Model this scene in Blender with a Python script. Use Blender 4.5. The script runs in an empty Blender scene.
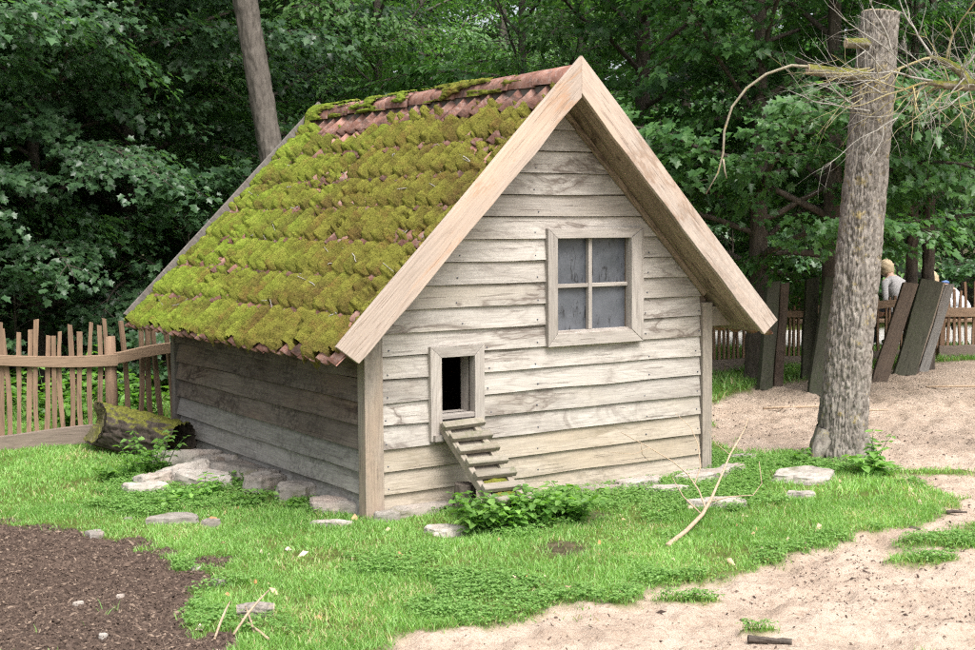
import bpy, math, random
import numpy as np
from mathutils import Matrix, Vector

random.seed(7)
rng = np.random.default_rng(7)
SC = bpy.context.scene
COL = SC.collection
R = math.radians

# ------------------------------------------------------------------ camera
CAM_H = 1.75
PITCH, ROLL = 0.0756, 0.0064
cam_d = bpy.data.cameras.new('camera')
cam = bpy.data.objects.new('camera', cam_d)
COL.objects.link(cam)
fw = Vector((0, math.cos(PITCH), -math.sin(PITCH)))
up = Vector((0, math.sin(PITCH), math.cos(PITCH)))
rt = Vector((1, 0, 0))
c_, s_ = math.cos(ROLL), math.sin(ROLL)
r2 = rt * c_ - up * s_
u2 = rt * s_ + up * c_
M = Matrix((r2, u2, -fw)).transposed().to_4x4()
M.translation = (0, 0, CAM_H)
cam.matrix_world = M
cam_d.sensor_width = 36
cam_d.lens = 1343.0 / 975 * 36
cam_d.clip_end = 2000
cam_d.clip_start = 0.1
SC.camera = cam

# ------------------------------------------------------------------ sky, sun, exposure
SUN_EL, SUN_AZ = R(58), R(150)          # azimuth measured clockwise from +Y: behind the camera, to the right
world = bpy.data.worlds.new('World')
SC.world = world
world.use_nodes = True
wn = world.node_tree
wn.nodes.clear()
sky = wn.nodes.new('ShaderNodeTexSky')
sky.sky_type = 'NISHITA'
sky.sun_disc = False
sky.sun_elevation = SUN_EL
sky.sun_rotation = SUN_AZ
sky.air_density = 1.0
sky.dust_density = 6.0
sky.ozone_density = 1.0
hs = wn.nodes.new('ShaderNodeHueSaturation')
hs.inputs['Saturation'].default_value = 0.42
bg = wn.nodes.new('ShaderNodeBackground')
bg.inputs['Strength'].default_value = 0.15
wo = wn.nodes.new('ShaderNodeOutputWorld')
wn.links.new(sky.outputs[0], hs.inputs['Color'])
wn.links.new(hs.outputs[0], bg.inputs['Color'])
wn.links.new(bg.outputs[0], wo.inputs['Surface'])

sun_d = bpy.data.lights.new('sun', 'SUN')
sun_d.energy = 1.5
sun_d.angle = R(35)
sun_d.color = (1.0, 0.985, 0.955)
sun = bpy.data.objects.new('sun', sun_d)
COL.objects.link(sun)
sdir = Vector((math.sin(SUN_AZ) * math.cos(SUN_EL), math.cos(SUN_AZ) * math.cos(SUN_EL), math.sin(SUN_EL)))
sun.rotation_euler = sdir.to_track_quat('Z', 'Y').to_euler()
sun.location = (0, 0, 30)

SC.view_settings.view_transform = 'Standard'
SC.view_settings.look = 'None'
SC.view_settings.gamma = 1
SC.view_settings.exposure = 1.06
SC.render.engine = 'CYCLES'
SC.cycles.use_denoising = False
SC.cycles.filter_width = 1.2
SC.cycles.use_adaptive_sampling = False
SC.cycles.max_bounces = 6
SC.cycles.diffuse_bounces = 4
SC.cycles.glossy_bounces = 2
SC.cycles.transmission_bounces = 3
SC.cycles.transparent_max_bounces = 6


# ------------------------------------------------------------------ numeric helpers
def _hash(ix, iy, iz, seed):
    h = (ix * 374761393 + iy * 668265263 + iz * 2147483647 + seed * 1274126177) & 0xffffffff
    h = ((h ^ (h >> 13)) * 1274126177) & 0xffffffff
    h = h ^ (h >> 16)
    return (h & 0xffff).astype(np.float64) / 65535.0


def vn(x, y, z=0.0, seed=0):
    """value noise in 0..1"""
    x, y, z = np.broadcast_arrays(np.asarray(x, float), np.asarray(y, float), np.asarray(z, float))
    ix, iy, iz = np.floor(x).astype(np.int64), np.floor(y).astype(np.int64), np.floor(z).astype(np.int64)
    fx, fy, fz = x - ix, y - iy, z - iz
    fx, fy, fz = [f * f * (3 - 2 * f) for f in (fx, fy, fz)]
    r = 0
    for dx in (0, 1):
        for dy in (0, 1):
            for dz in (0, 1):
                w = (fx if dx else 1 - fx) * (fy if dy else 1 - fy) * (fz if dz else 1 - fz)
                r = r + w * _hash(ix + dx, iy + dy, iz + dz, seed)
    return r


def fbm(x, y, z=0.0, seed=0, oc=4, gain=0.5):
    r, a, t, f = 0, 1.0, 0, 1.0
    for o in range(oc):
        r = r + a * vn(np.asarray(x) * f, np.asarray(y) * f, np.asarray(z) * f, seed + o * 17)
        t += a
        a *= gain
        f *= 2.03
    return r / t


def sstep(a, b, x):
    t = np.clip((x - a) / (b - a), 0, 1)
    return t * t * (3 - 2 * t)


def poly_sd(px, py, poly):
    """signed distance to a polygon, positive inside"""
    poly = np.asarray(poly, float)
    d = np.full(px.shape, 1e9)
    inside = np.zeros(px.shape, bool)
    n = len(poly)
    for i in range(n):
        ax, ay = poly[i]
        bx, by = poly[(i + 1) % n]
        ex, ey = bx - ax, by - ay
        t = np.clip(((px - ax) * ex + (py - ay) * ey) / (ex * ex + ey * ey + 1e-12), 0, 1)
        d = np.minimum(d, np.hypot(px - ax - t * ex, py - ay - t * ey))
        cnd = ((ay > py) != (by > py)) & (px < (bx - ax) * (py - ay) / (by - ay + 1e-12) + ax)
        inside ^= cnd
    return np.where(inside, d, -d)


# ------------------------------------------------------------------ mesh helpers
class MB:
    def __init__(s):
        s.v = []
        s.f = []

    def add(s, v, f):
        o = len(s.v)
        s.v += [tuple(map(float, p)) for p in v]
        s.f += [tuple(i + o for i in q) for q in f]
        return s

    def box(s, x0, x1, y0, y1, z0, z1):
        v = [(x, y, z) for z in (z0, z1) for y in (y0, y1) for x in (x0, x1)]
        f = [(0, 2, 3, 1), (4, 5, 7, 6), (0, 1, 5, 4), (2, 6, 7, 3), (0, 4, 6, 2), (1, 3, 7, 5)]
        return s.add(v, f)

    def prism(s, poly, y0, y1):
        """polygon in (x,z) extruded along y"""
        n = len(poly)
        v = [(x, y0, z) for x, z in poly] + [(x, y1, z) for x, z in poly]
        f = [tuple(range(n)), tuple(range(2 * n - 1, n - 1, -1))]
        f += [(i, i + n, (i + 1) % n + n, (i + 1) % n) for i in range(n)]
        return s.add(v, f)

    def tube(s, pts, rad, sides=6, cap=True):
        pts = [Vector(p) for p in pts]
        n = len(pts)
        if not hasattr(rad, '__len__'):
            rad = [rad] * n
        base = len(s.v)
        ref = None
        for i, p in enumerate(pts):
            t = (pts[min(i + 1, n - 1)] - pts[max(i - 1, 0)]).normalized()
            if ref is None:
                ref = t.orthogonal().normalized()
            ref = (ref - t * ref.dot(t))
            if ref.length < 1e-6:
                ref = t.orthogonal()
            ref.normalize()
            b = t.cross(ref)
            for k in range(sides):
                a = 2 * math.pi * k / sides
                s.v.append(tuple(p + (ref * math.cos(a) + b * math.sin(a)) * rad[i]))
        for i in range(n - 1):
            for k in range(sides):
                k2 = (k + 1) % sides
                s.f.append((base + i * sides + k, base + i * sides + k2, base + (i + 1) * sides + k2, base + (i + 1) * sides + k))
        if cap:
            s.f.append(tuple(base + k for k in reversed(range(sides))))
            s.f.append(tuple(base + (n - 1) * sides + k for k in range(sides)))
        return s

    def mesh(s, name, smooth=False):
        me = bpy.data.meshes.new(name)
        me.from_pydata(s.v, [], s.f)
        me.update()
        if smooth:
            me.polygons.foreach_set('use_smooth', [True] * len(me.polygons))
        return me

    def build(s, name, mat, parent=None, smooth=False, bevel=0.0):
        me = s.mesh(name, smooth)
        return ob(name, me, mat, parent, bevel=bevel)


def fast_mesh(name, verts, tris, smooth=False, attrs=None, nper=3):
    verts = np.ascontiguousarray(verts, np.float32)
    tris = np.ascontiguousarray(tris, np.int32)
    me = bpy.data.meshes.new(name)
    me.vertices.add(len(verts))
    me.vertices.foreach_set('co', verts.ravel())
    nf = len(tris)
    me.loops.add(nf * nper)
    me.loops.foreach_set('vertex_index', tris.ravel())
    me.polygons.add(nf)
    me.polygons.foreach_set('loop_start', np.arange(0, nf * nper, nper, dtype=np.int32))
    me.polygons.foreach_set('loop_total', np.full(nf, nper, np.int32))
    if smooth:
        me.polygons.foreach_set('use_smooth', np.ones(nf, bool))
    for k, a in (attrs or {}).items():
        at = me.attributes.new(k, 'FLOAT', 'POINT')
        at.data.foreach_set('value', np.ascontiguousarray(a, np.float32))
    me.update(calc_edges=True)
    return me


def ob(name, me, mat=None, parent=None, loc=None, rot=None, bevel=0.0):
    o = bpy.data.objects.new(name, me)
    COL.objects.link(o)
    if mat is not None and me is not None and not me.materials:
        for m in (mat if isinstance(mat, (list, tuple)) else [mat]):
            me.materials.append(m)
    if parent is not None:
        o.parent = parent
    if loc is not None:
        o.location = loc
    if rot is not None:
        o.rotation_euler = rot
    if bevel:
        b = o.modifiers.new('bevel', 'BEVEL')
        b.width = bevel
        b.segments = 2
        b.limit_method = 'ANGLE'
    return o


def empty(name, loc=(0, 0, 0), rz=0.0, parent=None):
    o = bpy.data.objects.new(name, None)
    COL.objects.link(o)
    o.empty_display_size = 0.2
    o.location = loc
    o.rotation_euler = (0, 0, rz)
    if parent is not None:
        o.parent = parent
    return o


def tag(o, label=None, cat=None, group=None, kind=None):
    if label:
        o['label'] = label
    if cat:
        o['category'] = cat
    if group:
        o['group'] = group
    if kind:
        o['kind'] = kind
    return o


# ------------------------------------------------------------------ material helpers
class NT:
    def __init__(s, name):
        s.m = bpy.data.materials.new(name)
        s.m.use_nodes = True
        s.t = s.m.node_tree
        s.t.nodes.clear()
        s.out = s.n('ShaderNodeOutputMaterial')
        s.co = s.n('ShaderNodeTexCoord')

    def n(s, typ, **kw):
        d = s.t.nodes.new(typ)
        for k, v in kw.items():
            setattr(d, k, v)
        return d

    def l(s, a, b):
        s.t.links.new(a, b)

    def setin(s, node, **kw):
        for k, v in kw.items():
            k = k.replace('_', ' ')
            if hasattr(v, 'is_linked') or hasattr(v, 'links'):
                s.l(v, node.inputs[k])
            else:
                node.inputs[k].default_value = v
        return node

    def rand_vec(s, amt=37.0, src=None):
        oi = s.n('ShaderNodeObjectInfo')
        mu = s.n('ShaderNodeMath', operation='MULTIPLY')
        s.l(oi.outputs['Random'], mu.inputs[0])
        mu.inputs[1].default_value = amt
        va = s.n('ShaderNodeVectorMath', operation='ADD')
        s.l(src or s.co.outputs['Object'], va.inputs[0])
        s.l(mu.outputs[0], va.inputs[1])
        return va.outputs[0]

    def scale(s, vec, sc):
        mp = s.n('ShaderNodeMapping')
        s.l(vec, mp.inputs['Vector'])
        mp.inputs['Scale'].default_value = sc
        return mp.outputs[0]

    def noise(s, vec, scale=5.0, detail=4.0, rough=0.55, dist=0.0):
        d = s.n('ShaderNodeTexNoise')
        s.l(vec, d.inputs['Vector'])
        d.inputs['Scale'].default_value = scale
        d.inputs['Detail'].default_value = detail
        d.inputs['Roughness'].default_value = rough
        d.inputs['Distortion'].default_value = dist
        return d.outputs['Fac']

    def ramp(s, fac, stops, interp='LINEAR'):
        r = s.n('ShaderNodeValToRGB')
        s.l(fac, r.inputs[0])
        r.color_ramp.interpolation = interp
        el = r.color_ramp.elements
        while len(el) < len(stops):
            el.new(0.5)
        for e, (p, c) in zip(el, stops):
            e.position = p
            e.color = (c, c, c, 1) if not hasattr(c, '__len__') else (*c, 1)
        return r.outputs[0]

    def mix(s, fac, a, b, mode='MIX'):
        d = s.n('ShaderNodeMix', data_type='RGBA', blend_type=mode)
        for i, v in ((0, fac), (6, a), (7, b)):
            if hasattr(v, 'links'):
                s.l(v, d.inputs[i])
            elif i == 0:
                d.inputs[0].default_value = v
            else:
                d.inputs[i].default_value = (*v, 1) if len(v) == 3 else v
        return d.outputs[2]

    def math(s, op, a, b=0.0):
        d = s.n('ShaderNodeMath', operation=op)
        for i, v in ((0, a), (1, b)):
            if hasattr(v, 'links'):
                s.l(v, d.inputs[i])
            else:
                d.inputs[i].default_value = v
        return d.outputs[0]

    def attr(s, name):
        a = s.n('ShaderNodeAttribute')
        a.attribute_name = name
        return a.outputs['Fac']

    def rnd(s):
        return s.n('ShaderNodeObjectInfo').outputs['Random']

    def bump(s, h, strength=0.3, dist=0.01, normal=None):
        b = s.n('ShaderNodeBump')
        b.inputs['Strength'].default_value = strength
        b.inputs['Distance'].default_value = dist
        s.l(h, b.inputs['Height'])
        if normal is not None:
            s.l(normal, b.inputs['Normal'])
        return b.outputs[0]

    def principled(s, color, rough=0.85, normal=None, spec=0.25, **kw):
        p = s.n('ShaderNodeBsdfPrincipled')
        if hasattr(color, 'links'):
            s.l(color, p.inputs['Base Color'])
        else:
            p.inputs['Base Color'].default_value = (*color, 1)
        if hasattr(rough, 'links'):
            s.l(rough, p.inputs['Roughness'])
        else:
            p.inputs['Roughness'].default_value = rough
        p.inputs['Specular IOR Level'].default_value = spec
        if normal is not None:
            s.l(normal, p.inputs['Normal'])
        return p

    def done(s, shader):
        s.l(shader.outputs[0], s.out.inputs['Surface'])
        return s.m


def wood(name, light, mid, dark, axis='X', stain=0.5, stain_col=(0.16, 0.12, 0.09), knots=True, mottle=0.0,
         mottle_col=(0.04, 0.04, 0.04), rough=0.85, warm=None, bumpd=0.004, base_fade=None):
    t = NT(name)
    v = t.rand_vec()
    g = dict(X=(0.05, 1, 1), Y=(1, 0.05, 1), Z=(1, 1, 0.05))[axis]
    big = dict(X=(0.28, 1, 1), Y=(1, 0.28, 1), Z=(1, 1, 0.28))[axis]
    # fine grain
    gr = t.noise(t.scale(v, g), 95, 5, 0.65)
    gr2 = t.noise(t.scale(v, big), 22, 3, 0.5, 0.6)
    # cathedral figure: rings of a distorted field
    fld = t.noise(t.scale(v, dict(X=(0.12, 1, 1), Y=(1, 0.12, 1), Z=(1, 1, 0.12))[axis]), 7.0, 2, 0.5, 0.3)
    ring = t.math('FRACT', t.math('MULTIPLY', fld, 14.0))
    ring = t.ramp(ring, [(0.0, 0.25), (0.18, 0.9), (0.8, 1.0), (1.0, 0.25)])
    col = t.mix(t.ramp(gr, [(0.3, 0), (0.7, 1)]), mid, light)
    col = t.mix(t.math('MULTIPLY', t.math('SUBTRACT', 1.0, ring), 0.38), col, dark)
    # individual board tone
    rr = t.ramp(t.rnd(), [(0.0, 0.82), (0.5, 1.0), (1.0, 1.1)])
    col = t.mix(1.0, col, rr, 'MULTIPLY')
    if warm:
        w = t.noise(t.scale(v, big), 2.6, 3, 0.55)
        col = t.mix(t.ramp(w, [(0.5, 0), (0.75, 0.8)]), col, warm)
    # tide-line water stains
    st = t.noise(t.scale(v, big), 3.2, 5, 0.6, 0.8)
    line = t.ramp(st, [(0.46, 0), (0.495, 1), (0.51, 0.35), (0.56, 0)])
    gate = t.ramp(t.noise(v, 1.1, 2), [(0.42, 0), (0.6, 1)])
    col = t.mix(t.math('MULTIPLY', t.math('MULTIPLY', line, gate), stain), col, stain_col)
    blot = t.ramp(t.noise(t.scale(v, big), 1.7, 5, 0.65, 0.4), [(0.5, 0), (0.72, 1)])
    col = t.mix(t.math('MULTIPLY', blot, stain * 0.5), col, stain_col)
    if mottle:
        mo = t.ramp(t.noise(v, 28, 6, 0.72), [(0.44, 0), (0.6, 1)])
        mg = t.ramp(t.noise(v, 2.2, 3), [(0.38, 0), (0.62, 1)])
        col = t.mix(t.math('MULTIPLY', t.math('MULTIPLY', mo, mg), mottle), col, mottle_col)
    if knots:
        vo = t.n('ShaderNodeTexVoronoi')
        t.l(t.scale(v, dict(X=(0.55, 1, 1), Y=(1, 0.55, 1), Z=(1, 1, 0.55))[axis]), vo.inputs['Vector'])
        vo.inputs['Scale'].default_value = 5.0
        kn = t.ramp(vo.outputs['Distance'], [(0.0, 1), (0.05, 0.8), (0.085, 0)])
        kg = t.ramp(t.noise(v, 2.0, 1), [(0.5, 0), (0.56, 1)])
        col = t.mix(t.math('MULTIPLY', t.math('MULTIPLY', kn, kg), 0.75), col, stain_col)
    cracks = t.ramp(t.noise(t.scale(v, g), 60, 3, 0.5), [(0.3, 1), (0.36, 0)])
    col = t.mix(t.math('MULTIPLY', cracks, 0.5), col, dark)
    fib = t.noise(t.scale(v, dict(X=(0.02, 1, 1), Y=(1, 0.02, 1), Z=(1, 1, 0.02))[axis]), 210, 2, 0.5)
    col = t.mix(1.0, col, t.ramp(fib, [(0.3, 0.85), (0.5, 1.0), (0.72, 1.1)]), 'MULTIPLY')
    h = t.math('ADD', t.math('MULTIPLY', gr, 0.6), t.math('ADD', t.math('MULTIPLY', gr2, 0.8), t.math('MULTIPLY', cracks, -0.8)))
    p = t.principled(col, rough, t.bump(h, 0.55, bumpd), 0.2)
    return t.done(p)


def leaf_mat(name, c_dark, c_light, rough=0.42, trans=0.35, tcol=None, spec=0.5, dry=None):
    t = NT(name)
    a = t.attr('rnd')
    col = t.mix(t.ramp(a, [(0.0, 0.0), (0.92, 1.0)]), c_dark, c_light) if not dry else t.ramp(a, [(0.0, c_dark), (0.88, c_light), (0.93, dry), (1.0, dry)])
    col = t.mix(1.0, col, t.ramp(t.rnd(), [(0, 0.8), (1, 1.15)]), 'MULTIPLY')
    p = t.principled(col, rough, None, spec)
    tr = t.n('ShaderNodeBsdfTranslucent')
    t.l(t.mix(1.0, col, tcol or (1.6, 1.9, 0.7), 'MULTIPLY'), tr.inputs['Color'])
    ms = t.n('ShaderNodeMixShader')
    ms.inputs[0].default_value = trans
    t.l(p.outputs[0], ms.inputs[1])
    t.l(tr.outputs[0], ms.inputs[2])
    return t.done(ms)


MAT = {}
MAT['clap'] = wood('weathered_pale_boards', (0.49, 0.455, 0.412), (0.375, 0.342, 0.306), (0.14, 0.112, 0.094), 'X', 0.9, (0.13, 0.1, 0.082), warm=(0.41, 0.36, 0.29), mottle=0.3, mottle_col=(0.2, 0.18, 0.16))
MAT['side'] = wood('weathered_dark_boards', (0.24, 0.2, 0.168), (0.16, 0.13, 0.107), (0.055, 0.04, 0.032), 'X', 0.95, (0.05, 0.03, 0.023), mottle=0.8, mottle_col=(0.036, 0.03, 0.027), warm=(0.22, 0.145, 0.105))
MAT['side_pale'] = wood('weathered_grey_boards', (0.34, 0.322, 0.292), (0.255, 0.238, 0.213), (0.1, 0.085, 0.075), 'X', 0.5, (0.09, 0.07, 0.058), mottle=0.6, mottle_col=(0.08, 0.073, 0.066))
MAT['clap_low'] = wood('tan_stained_boards', (0.45, 0.395, 0.325), (0.35, 0.3, 0.24), (0.17, 0.135, 0.105), 'X', 0.6, (0.2, 0.165, 0.11), warm=(0.36, 0.29, 0.2), mottle=0.35, mottle_col=(0.2, 0.18, 0.15))
MAT['post'] = wood('weathered_post', (0.36, 0.31, 0.26), (0.27, 0.235, 0.2), (0.12, 0.1, 0.085), 'Z', 0.5, mottle=0.3, warm=(0.36, 0.25, 0.17))
MAT['post_dark'] = wood('dark_grey_post', (0.2, 0.18, 0.16), (0.15, 0.135, 0.12), (0.06, 0.05, 0.045), 'Z', 0.5, mottle=0.5)
MAT['barge'] = wood('pinkish_sawn_board', (0.52, 0.43, 0.365), (0.43, 0.345, 0.285), (0.26, 0.19, 0.145), 'X', 0.7, (0.4, 0.22, 0.12), warm=(0.55, 0.41, 0.31), mottle=0.25, mottle_col=(0.33, 0.26, 0.21))
MAT['barge_grey'] = wood('greyed_sawn_board', (0.46, 0.39, 0.335), (0.37, 0.305, 0.258), (0.2, 0.15, 0.12), 'X', 0.8, (0.27, 0.18, 0.125), warm=(0.5, 0.37, 0.28), mottle=0.45, mottle_col=(0.22, 0.19, 0.165))
MAT['soffit'] = wood('rough_brown_soffit', (0.36, 0.275, 0.205), (0.25, 0.185, 0.135), (0.07, 0.045, 0.03), 'X', 0.8, (0.05, 0.032, 0.022), bumpd=0.012)
MAT['frameX'] = wood('grey_frame_across', (0.41, 0.37, 0.335), (0.33, 0.3, 0.27), (0.17, 0.145, 0.125), 'X', 0.4)
MAT['frameZ'] = wood('grey_frame_upright', (0.41, 0.37, 0.335), (0.33, 0.3, 0.27), (0.17, 0.145, 0.125), 'Z', 0.4)
MAT['inner'] = wood('inner_boards', (0.2, 0.16, 0.12), (0.16, 0.12, 0.09), (0.08, 0.06, 0.045), 'X', 0.3)
MAT['ramp'] = wood('ramp_wood', (0.30, 0.27, 0.22), (0.22, 0.195, 0.158), (0.1, 0.085, 0.07), 'X', 0.6, mottle=0.6, mottle_col=(0.08, 0.1, 0.03))
MAT['rampY'] = wood('ramp_plank_wood', (0.32, 0.28, 0.23), (0.25, 0.215, 0.175), (0.12, 0.1, 0.08), 'Y', 0.5, mottle=0.5, mottle_col=(0.08, 0.1, 0.03))
MAT['picket'] = wood('split_oak', (0.29, 0.19, 0.125), (0.2, 0.132, 0.088), (0.085, 0.06, 0.043), 'Z', 0.5, (0.11, 0.08, 0.058), knots=False)
MAT['rail'] = wood('oak_rail', (0.33, 0.23, 0.155), (0.25, 0.17, 0.115), (0.12, 0.085, 0.06), 'X', 0.3, (0.12, 0.085, 0.06), knots=False)
MAT['rail_low'] = wood('grey_ground_board', (0.23, 0.18, 0.15), (0.17, 0.135, 0.11), (0.08, 0.065, 0.055), 'X', 0.3, knots=False)
MAT['picket2'] = wood('brown_pickets', (0.3, 0.19, 0.125), (0.22, 0.135, 0.085), (0.1, 0.065, 0.045), 'Z', 0.3, knots=False)
MAT['plank_dark'] = wood('mossy_dark_plank', (0.085, 0.085, 0.062), (0.06, 0.058, 0.044), (0.025, 0.022, 0.018), 'Z', 0.4, (0.03, 0.025, 0.02), mottle=0.5, mottle_col=(0.04, 0.06, 0.02))
MAT['plank_brown'] = wood('brown_plank', (0.13, 0.1, 0.075), (0.09, 0.065, 0.05), (0.035, 0.026, 0.02), 'Z', 0.8, (0.05, 0.032, 0.024), mottle=0.3)
MAT['plank_pale'] = wood('pale_plank', (0.36, 0.3, 0.24), (0.27, 0.225, 0.18), (0.12, 0.1, 0.08), 'Z', 0.4)
MAT['plank_grey'] = wood('grey_plank', (0.3, 0.29, 0.27), (0.24, 0.23, 0.215), (0.12, 0.115, 0.105), 'Z', 0.4)


def m_tile():
    t = NT('clay_tile')
    v = t.rand_vec(61)
    n = t.noise(v, 9, 5, 0.6)
    col = t.ramp(n, [(0.3, (0.16, 0.08, 0.06)), (0.5, (0.3, 0.15, 0.112)), (0.7, (0.4, 0.245, 0.195))])
    li = t.ramp(t.noise(v, 30, 5, 0.7), [(0.52, 0), (0.66, 1)])
    col = t.mix(t.math('MULTIPLY', li, 0.75), col, (0.42, 0.31, 0.28))
    dk = t.ramp(t.noise(v, 6, 4, 0.7), [(0.52, 0), (0.66, 1)])
    col = t.mix(t.math('MULTIPLY', dk, 0.75), col, (0.075, 0.055, 0.045))
    col = t.mix(1.0, col, t.ramp(t.rnd(), [(0, 0.65), (1, 1.15)]), 'MULTIPLY')
    return t.done(t.principled(col, 0.85, t.bump(t.noise(v, 60, 5, 0.7), 0.5, 0.006), 0.2))


def m_moss(name='moss', lime=True):
    t = NT(name)
    v = t.co.outputs['Object']
    big = t.noise(v, 1.5, 4, 0.6)
    mid = t.noise(v, 9, 4, 0.65)
    fine = t.noise(v, 120, 3, 0.6)
    a = t.attr('tone')          # species: fresh lime moss or older olive moss
    olive = t.ramp(mid, [(0.25, (0.085, 0.068, 0.018)), (0.42, (0.135, 0.13, 0.024)), (0.6, (0.185, 0.185, 0.032)), (0.78, (0.16, 0.105, 0.03))])
    fresh = t.ramp(mid, [(0.25, (0.085, 0.12, 0.016)), (0.5, (0.165, 0.225, 0.027)), (0.75, (0.255, 0.315, 0.048))])
    fac = t.math('ADD', a, t.math('MULTIPLY', t.math('SUBTRACT', big, 0.5), 1.1))
    col = t.mix(t.ramp(fac, [(0.3, 0), (0.7, 1)]), olive, fresh)
    br = t.ramp(t.noise(v, 5.5, 5, 0.75), [(0.52, 0), (0.66, 1)])
    col = t.mix(t.math('MULTIPLY', br, 0.6), col, (0.17, 0.092, 0.032))
    col = t.mix(t.math('MULTIPLY', t.attr('litter'), 0.85), col, t.ramp(t.noise(v, 60, 4, 0.7), [(0.3, (0.035, 0.022, 0.012)), (0.6, (0.1, 0.062, 0.025))]))  # brown bits, and shade of the hollows between rolls painted into the colour
    col = t.mix(1.0, col, t.ramp(fine, [(0.3, 0.72), (0.7, 1.2)]), 'MULTIPLY')
    nb = t.bump(t.noise(v, 190, 3, 0.7), 0.8, 0.008)
    nb = t.bump(t.noise(v, 55, 3, 0.6), 0.6, 0.012, nb)
    p = t.principled(col, 0.95, nb, 0.1)
    return t.done(p)


def m_bark(name, c1, c2, c3, scale=1.0, moss=0.0, lichen=0.0, mlo=0.72):
    t = NT(name)
    v = t.rand_vec(19)
    st = t.scale(v, (1, 1, 0.28))
    n1 = t.noise(st, 26 * scale, 5, 0.65, 0.5)
    n2 = t.noise(v, 5 * scale, 4, 0.6)
    col = t.ramp(n1, [(0.3, c3), (0.48, c2), (0.68, c1)])
    col = t.mix(t.math('MULTIPLY', n2, 0.4), col, c2)
    if lichen:
        g = t.ramp(t.noise(v, 11, 5, 0.7), [(0.58, 0), (0.66, 1)])
        col = t.mix(t.math('MULTIPLY', g, lichen), col, (0.42, 0.31, 0.045))
        g2 = t.ramp(t.noise(v, 16, 5, 0.7), [(0.56, 0), (0.64, 1)])
        col = t.mix(t.math('MULTIPLY', g2, lichen * 0.6), col, (0.4, 0.39, 0.34))
    if moss:
        ge = t.n('ShaderNodeNewGeometry')
        sx = t.n('ShaderNodeSeparateXYZ')
        t.l(ge.outputs['Normal'], sx.inputs[0])
        m = t.math('ADD', t.math('MULTIPLY', sx.outputs['Z'], 0.6), t.noise(v, 6, 5, 0.65))
        mk = t.ramp(m, [(mlo, 0), (mlo + 0.18, 1)])
        mc = t.ramp(t.noise(v, 40, 4, 0.6), [(0.3, (0.06, 0.065, 0.012)), (0.7, (0.2, 0.2, 0.035))])
        col = t.mix(t.math('MULTIPLY', mk, moss), col, mc)
    return t.done(t.principled(col, 0.92, t.bump(n1, 0.8, 0.014), 0.15))


def m_rock():
    t = NT('limestone')
    v = t.rand_vec(23)
    col = t.ramp(t.noise(v, 7, 6, 0.65), [(0.28, (0.2, 0.178, 0.155)), (0.5, (0.37, 0.335, 0.295)), (0.72, (0.52, 0.48, 0.43))])
    col = t.mix(1.0, col, t.ramp(t.rnd(), [(0, 0.55), (1, 1.15)]), 'MULTIPLY')
    pk = t.ramp(t.noise(v, 3, 3), [(0.5, 0), (0.7, 0.5)])
    col = t.mix(pk, col, (0.38, 0.29, 0.24))
    dk = t.ramp(t.noise(v, 22, 5, 0.7), [(0.56, 0), (0.68, 1)])
    col = t.mix(t.math('MULTIPLY', dk, 0.6), col, (0.1, 0.088, 0.075))
    mo = t.ramp(t.noise(v, 4.5, 5, 0.7), [(0.6, 0), (0.68, 1)])
    col = t.mix(t.math('MULTIPLY', mo, 0.5), col, (0.11, 0.115, 0.03))
    return t.done(t.principled(col, 0.9, t.bump(t.noise(v, 24, 5, 0.6), 0.45, 0.012), 0.2))


def m_ground():
    t = NT('ground_surface')
    v = t.co.outputs['Object']
    sand, soil, path, litter = t.attr('sand'), t.attr('soil'), t.attr('path'), t.attr('litter')
    turf = t.ramp(t.noise(v, 14, 5, 0.65), [(0.3, (0.06, 0.06, 0.02)), (0.55, (0.1, 0.13, 0.03)), (0.75, (0.16, 0.14, 0.06))])
    sc = t.ramp(t.noise(v, 2.2, 5, 0.6), [(0.3, (0.32, 0.246, 0.188)), (0.5, (0.405, 0.318, 0.25)), (0.72, (0.46, 0.37, 0.298))])
    sp = t.ramp(t.noise(v, 38, 5, 0.75), [(0.40, 1), (0.47, 0)])
    sc = t.mix(t.math('MULTIPLY', sp, 0.5), sc, (0.2, 0.135, 0.095))
    so = t.ramp(t.noise(v, 26, 6, 0.7), [(0.32, (0.028, 0.02, 0.016)), (0.52, (0.075, 0.053, 0.042)), (0.72, (0.15, 0.11, 0.088))])
    pa = t.ramp(t.noise(v, 8, 5, 0.6), [(0.3, (0.36, 0.34, 0.32)), (0.7, (0.46, 0.44, 0.42))])
    li = t.ramp(t.noise(v, 9, 6, 0.7), [(0.3, (0.035, 0.028, 0.018)), (0.5, (0.055, 0.055, 0.025)), (0.7, (0.1, 0.075, 0.045))])
    col = t.mix(sand, turf, sc)
    col = t.mix(soil, col, so)
    col = t.mix(path, col, pa)
    col = t.mix(litter, col, li)
    h = t.math('ADD', t.noise(v, 22, 5, 0.7), t.math('MULTIPLY', t.noise(v, 70, 4, 0.7), 0.5))
    return t.done(t.principled(col, 0.95, t.bump(h, 0.7, 0.025), 0.1))


def m_plain(name, c, rough=0.8, var=0.15, scale=40, spec=0.3, bump=0.2):
    t = NT(name)
    v = t.rand_vec(11)
    n = t.noise(v, scale, 4, 0.6)
    col = t.mix(n, [x * (1 - var) for x in c], [x * (1 + var) for x in c])
    return t.done(t.principled(col, rough, t.bump(n, bump, 0.004), spec))


def m_attr(name, stops, rough=0.9, trans=0.0):
    t = NT(name)
    col = t.ramp(t.attr('rnd'), stops)
    p = t.principled(col, rough, None, 0.15)
    return t.done(p)


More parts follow.
